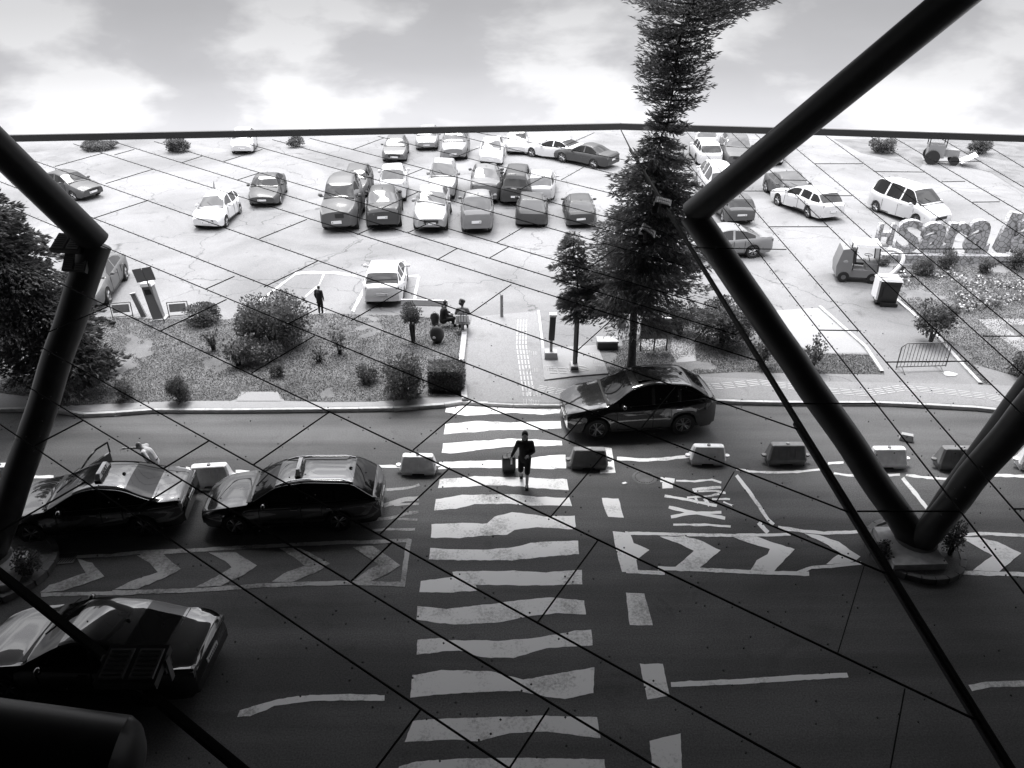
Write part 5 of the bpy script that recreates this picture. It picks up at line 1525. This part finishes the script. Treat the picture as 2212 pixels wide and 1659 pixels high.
# ------------------------------------------------------------ people
def capsule(bm_, a, c, ra, rc, n=10):
    pass
def blob(pieces, mt, name, parent, voxel=.016, smooth_it=3):
    """pieces: (a, b, ra, rb) tapered capsules or (c, (rx,ry,rz)) ellipsoids fused into one skin"""
    mb = MB()
    for p in pieces:
        if len(p) == 4:
            a, c, ra, rc = Vector(p[0]), Vector(p[1]), p[2], p[3]
            mb.tube([a, c], [ra, rc], 12); mb.ell(a, ra, 12, 8); mb.ell(c, rc, 12, 8)
        else: mb.ell(Vector(p[0]), p[1], 14, 10)
    o = mb.build(name, mt, None)
    rm = o.modifiers.new('r', 'REMESH'); rm.mode = 'VOXEL'; rm.voxel_size = voxel; rm.use_smooth_shade = True
    s_ = o.modifiers.new('s', 'SMOOTH'); s_.iterations = smooth_it; s_.factor = .5
    bpy.context.view_layer.update()
    me = bpy.data.meshes.new_from_object(o.evaluated_get(bpy.context.evaluated_depsgraph_get()))
    for p in me.polygons: p.use_smooth = True
    me.name = name; bpy.data.objects.remove(o)
    o = bpy.data.objects.new(name, me); C.objects.link(o)
    if not me.materials: me.materials.append(mt)
    o.parent = parent
    return o
def hand(mb, w, d, side, curl=.6, up=(0, 0, 1)):
    """five-fingered hand at wrist w, fingers pointing along d"""
    d = Vector(d).normalized(); s_ = d.cross(Vector(up)); s_ = s_.normalized() if s_.length > .01 else Vector((0, 1, 0)); n_ = s_.cross(d)
    w = Vector(w); pal = w + d * .085
    mb.tube([w, w + d * .04, pal], [.026, .034, .036], 8)
    for i, L in enumerate((.066, .075, .07, .055)):
        o_ = s_ * ((i - 1.5) * .018)
        p0 = w + d * .075 + o_; p1 = p0 + d * L * .5 + n_ * -.2 * curl * L; p2 = p1 + (d * (1 - curl) - n_ * curl).normalized() * L * .35; p3 = p2 + (d * (1 - curl * 1.6) - n_ * curl * 1.2).normalized() * L * .25
        mb.tube([p0, p1, p2, p3], [.010, .009, .0085, .006], 6)
    t0 = w + d * .03 - s_ * .03 * side; t1 = t0 + (d - s_ * side).normalized() * .04; t2 = t1 + (d * 1.0 - s_ * .2 * side - n_ * .5).normalized() * .03
    mb.tube([t0, t1, t2], [.013, .011, .008], 6)
def person(label, px, rz, J, top='cloth_black', bottom='cloth_black', shorts=False, sleeves='long', hood=False, hair='hair', bald=False, z=0, shoe='cloth_white', loc=None):
    """J overrides of joint positions; local +X is the way the person faces"""
    D = dict(pel=(0, 0, .95), che=(0, 0, 1.28), nec=(.0, 0, 1.47), hea=(.02, 0, 1.63),
             shL=(0, .19, 1.41), elL=(-.02, .25, 1.13), haL=(.06, .24, .90), shR=(0, -.19, 1.41), elR=(-.02, -.25, 1.13), haR=(.06, -.24, .90),
             hiL=(0, .09, .90), knL=(.02, .10, .50), anL=(-.02, .10, .09), hiR=(0, -.09, .90), knR=(.02, -.10, .50), anR=(-.02, -.10, .09), look=(1, 0, -.1))
    D.update(J); j = {k: Vector(v) for k, v in D.items()}
    g = loc if loc is not None else G(px[0], px[1], z)
    root = thing('person', label, 'person', g, rz)
    sk = M['skin']
    body = [(j['pel'], j['che'], .125, .13), (j['che'], j['nec'], .10, .058), (j['nec'], j['hea'] - Vector((0, 0, .05)), .055, .052),
            (j['hea'], (.082, .073, .108)), (j['hea'] + j['look'].normalized() * .03 - Vector((0, 0, .05)), (.058, .052, .055))]
    for s_ in 'LR':
        body += [(j['nec'] - Vector((0, 0, .06)), j['sh' + s_], .06, .058), (j['sh' + s_], j['el' + s_], .052, .040), (j['el' + s_], j['ha' + s_], .038, .026),
                 (j['hi' + s_], j['kn' + s_], .09, .062), (j['kn' + s_], j['an' + s_], .062, .042), (j['an' + s_], j['an' + s_] + Vector((.15, 0, -.05)), .036, .028)]
    lk = j['look'].normalized()
    body += [(j['hea'] + lk * .085 - Vector((0, 0, .012)), (.016, .012, .022))]
    blob(body, sk, 'body', root)
    side = lk.cross(Vector((0, 0, 1))).normalized()
    mb = MB()
    for s_ in (1, -1):
        mb.ell(j['hea'] + lk * .070 + side * s_ * .028 + Vector((0, 0, .012)), .009, 8, 6)
    mb.build('eye', M['ink'], root)
    mb = MB(); mb.ell(j['hea'] + lk * .072 - Vector((0, 0, .062)), (.010, .018, .005), 8, 6); mb.build('mouth', M['hair_grey'], root)
    mb = MB()
    for s_ in (1, -1): mb.ell(j['hea'] + side * s_ * .074, (.018, .010, .03), 8, 6)
    mb.build('ear', sk, root)
    for s_, q in (('L', 1), ('R', -1)):
        mb = MB(); dd = (j['ha' + s_] - j['el' + s_]).normalized(); hand(mb, j['ha' + s_], dd, q, up=(0, q, 0) if abs(dd.z) > .7 else (0, 0, 1)); mb.build('hand', sk, root, smooth=60)
    e = .028
    sh = [(j['pel'] - Vector((0, 0, .06)), j['che'], .135 + e, .135 + e), (j['che'], j['nec'] - Vector((0, 0, .03)), .12 + e, .07)]
    for s_ in 'LR':
        sh += [(j['nec'] - Vector((0, 0, .07)), j['sh' + s_], .07, .07), (j['sh' + s_], j['sh' + s_].lerp(j['el' + s_], 1 if sleeves == 'long' else .6), .068, .056)]
        if sleeves == 'long': sh += [(j['el' + s_], j['el' + s_].lerp(j['ha' + s_], .9), .055, .042)]
    blob(sh, M[top], 'hoodie' if hood else 'shirt', root)
    tr = [(j['pel'], j['pel'] - Vector((0, 0, .05)), .15, .14)]
    for s_ in 'LR':
        tr += [(j['hi' + s_], j['kn' + s_], .105, .082)]
        if not shorts: tr += [(j['kn' + s_], j['an' + s_], .075, .055)]
    blob(tr, M[bottom], 'shorts' if shorts else 'trousers', root)
    for s_ in 'LR':
        a_ = j['an' + s_]; mb = MB(); mb.ell(a_ + Vector((.07, 0, -.055)), (.14, .052, .036), 12, 8); mb.box(a_ + Vector((.07, 0, -.082)), (.25, .09, .018)); mb.build('shoe', M[shoe], root, smooth=60)
    if hood:
        blob([(j['hea'] + Vector((-.025, 0, .02)) - lk * .02, (.10, .095, .125)), (j['nec'], j['hea'] - Vector((.03, 0, .04)), .09, .085)], M[top], 'hood', root)
    elif not bald:
        blob([(j['hea'] + Vector((0, 0, .03)) - lk * .022, (.090, .083, .095)), (j['hea'] - lk * .05 - Vector((0, 0, .03)), (.05, .06, .06))], M[hair], 'hair', root)
    return root
p1 = person('walking person in a black hoodie with hood up pulling a suitcase over the crossing', (1133, 1044), R(-92),
       dict(anL=(.16, .07, .09), knL=(.16, .08, .50), anR=(-.30, -.10, .16), knR=(.04, -.11, .50), elR=(-.06, -.28, 1.13), haR=(-.08, -.38, .88), elL=(.02, .25, 1.13), haL=(.22, .10, 1.12), look=(.9, .0, -.5)), hood=True, shorts=True, shoe='cloth_black', sleeves='long')
g = G(1099, 1018)
r_ = thing('suitcase', 'black wheeled suitcase with a white tag pulled over the crossing', 'suitcase', g, R(8))
mb = MB(); mb.box((0, 0, .30), (.40, .26, .50)); mb.build('shell', M['black'], r_, smooth=30)
bv = r_.children[0].modifiers.new('b', 'BEVEL'); bv.width = .05; bv.segments = 3
mb = MB(); mb.tube([(-.05, 0, .55), (-.05, 0, .66), (.12, 0, .68), (.12, 0, .55)], .012, 6); mb.build('handle', M['plastic_grey'], r_)
mb = MB(); mb.box((.06, -.135, .44), (.05, .01, .20)); mb.build('tag', M['white'], r_)
for x in (-.14, .14):
    for y in (-.08, .08):
        mb = MB(); mb.lathe([(.001, -.015), (.035, -.015), (.035, .015), (.001, .015)], 'X', (x, y, .035), 10); mb.build('wheel', M['rubber'], r_)
loc = G(322, 962, 1.45); loc.z = 0
person('bald man in a white shirt leaning on the open door of the taxi', (0, 0), R(190), dict(che=(.10, 0, 1.22), nec=(.20, 0, 1.36), hea=(.27, 0, 1.48), shL=(.14, .19, 1.33), shR=(.14, -.19, 1.33),
       elR=(.42, -.18, 1.30), haR=(.66, -.10, 1.36), elL=(-.02, .32, 1.14), haL=(.12, .22, .95), look=(.8, .1, -.7)), top='cloth_white', bottom='cloth_grey', sleeves='short', bald=True, loc=loc)
person('man in grey shirt and pale shorts with shoulder bag at the left edge', (46, 812), R(-25), dict(haL=(.16, .16, 1.02), haR=(.18, -.16, 1.02), elR=(-.05, -.25, 1.12), anL=(.10, .12, .09)), top='cloth_grey', bottom='cloth_white', shorts=True, sleeves='short', hair='hair_grey', z=KZ)
g = G(46, 812, KZ)
r_ = thing('shoulder_bag', 'dark square bag at the hip of the man at the left edge', 'bag', (g.x - .08, g.y - .28, KZ + .80), R(-25))
mb = MB(); mb.box((0, 0, .12), (.26, .10, .26)); mb.build('pouch', M['black'], r_); mb = MB(); mb.tube([(-.12, 0, .24), (-.02, .1, .68), (.1, .2, .62)], .012, 5); mb.build('strap', M['black'], r_)
person('person in dark clothes partly hidden behind the left column', (82, 795), R(200), dict(), top='cloth_black', bottom='cloth_black', z=KZ, shoe='cloth_grey')
pb = person('person in dark clothes standing right of the large round bush', (694, 678), R(70), dict(look=(1, 0, -.6), hea=(.07, 0, 1.58)), z=KZ, shoe='cloth_white', top='cloth_black', bottom='cloth_black')
pb.scale = (.74, .74, .74)
sit = dict(pel=(0, 0, .50), che=(.05, 0, .82), nec=(.10, 0, 1.02), hea=(.14, 0, 1.18), shL=(.06, .19, .97), shR=(.06, -.19, .97), elL=(.14, .27, .74), elR=(.14, -.27, .74), haL=(.36, .18, .64), haR=(.36, -.18, .64),
           hiL=(.02, .1, .48), hiR=(.02, -.1, .48), knL=(.42, .14, .50), knR=(.42, -.14, .50), anL=(.44, .15, .09), anR=(.44, -.15, .09))
g = G(1000, 717, KZ)
r_ = thing('slatted_bench', 'small slatted bench on a centre leg at the kerb above the crossing', 'bench', g, R(90))
for k in range(5):
    mb = MB(); mb.box((-.16, -.22 + k * .11, .66), (.02, .08, .28)); mb.build('back_slat', M['white'], r_)
mb = MB(); mb.box((0, 0, .44), (.40, .62, .04)); mb.build('seat', M['plastic_grey'], r_)
mb = MB(); mb.box((0, 0, .22), (.10, .12, .42)); mb.box((-.16, 0, .5), (.02, .6, .03)); mb.build('leg', M['plastic_grey'], r_)
person('curly haired person in a grey top seated on the slatted bench', (1000, 717), R(90), sit, top='midcloth' if 'midcloth' in M else 'cloth_grey', bottom='cloth_black', z=KZ, hair='hair', shoe='cloth_black')
pc = bpy.data.objects[max((o.name for o in bpy.data.objects if o.name.startswith('person')), key=lambda s: s)]
blob([(Vector((.12, 0, 1.24)) + Vector((random.uniform(-.1, .06), random.uniform(-.1, .1), random.uniform(-.08, .12))), (.06, .06, .06)) for _ in range(22)], M['hair'], 'curls', pc)
person('crouching person in black beside the round black bag', (958, 706), R(20), {k: (Vector(v) - Vector((0, 0, .14)) if not k.startswith('an') else v) for k, v in sit.items()}, z=KZ, shoe='cloth_black')
g = G(945, 740, KZ)
r_ = thing('round_bag', 'large rounded black bag with a white mark on the lawn edge', 'bag', g, 0)
mb = MB(); mb.ell((0, 0, .36), (.28, .2, .37), 16, 12); mb.build('sack', M['plastic_dark'], r_, smooth=80)
mb = MB(); mb.ell((-.10, -.19, .30), (.07, .02, .05), 10, 6); mb.build('mark', M['white'], r_)
mb = MB(); mb.tube([(-.1, 0, .70), (0, 0, .82), (.1, 0, .70)], .02, 6); mb.build('carry_loop', M['plastic_dark'], r_)
g = G(940, 700, KZ)
r_ = thing('open_bag', 'small open black bag left of the crouching person', 'bag', g, 0)
mb = MB(); mb.lathe([(.001, .02), (.14, .02), (.19, .3), (.17, .42), (.15, .3), (.001, .12)], n=16); mb.build('sack', M['plastic_dark'], r_, smooth=60)
mb = MB(); mb.tube([(-.15, 0, .4), (0, .04, .55), (.15, 0, .4)], .012, 6); mb.build('handle', M['plastic_grey'], r_)
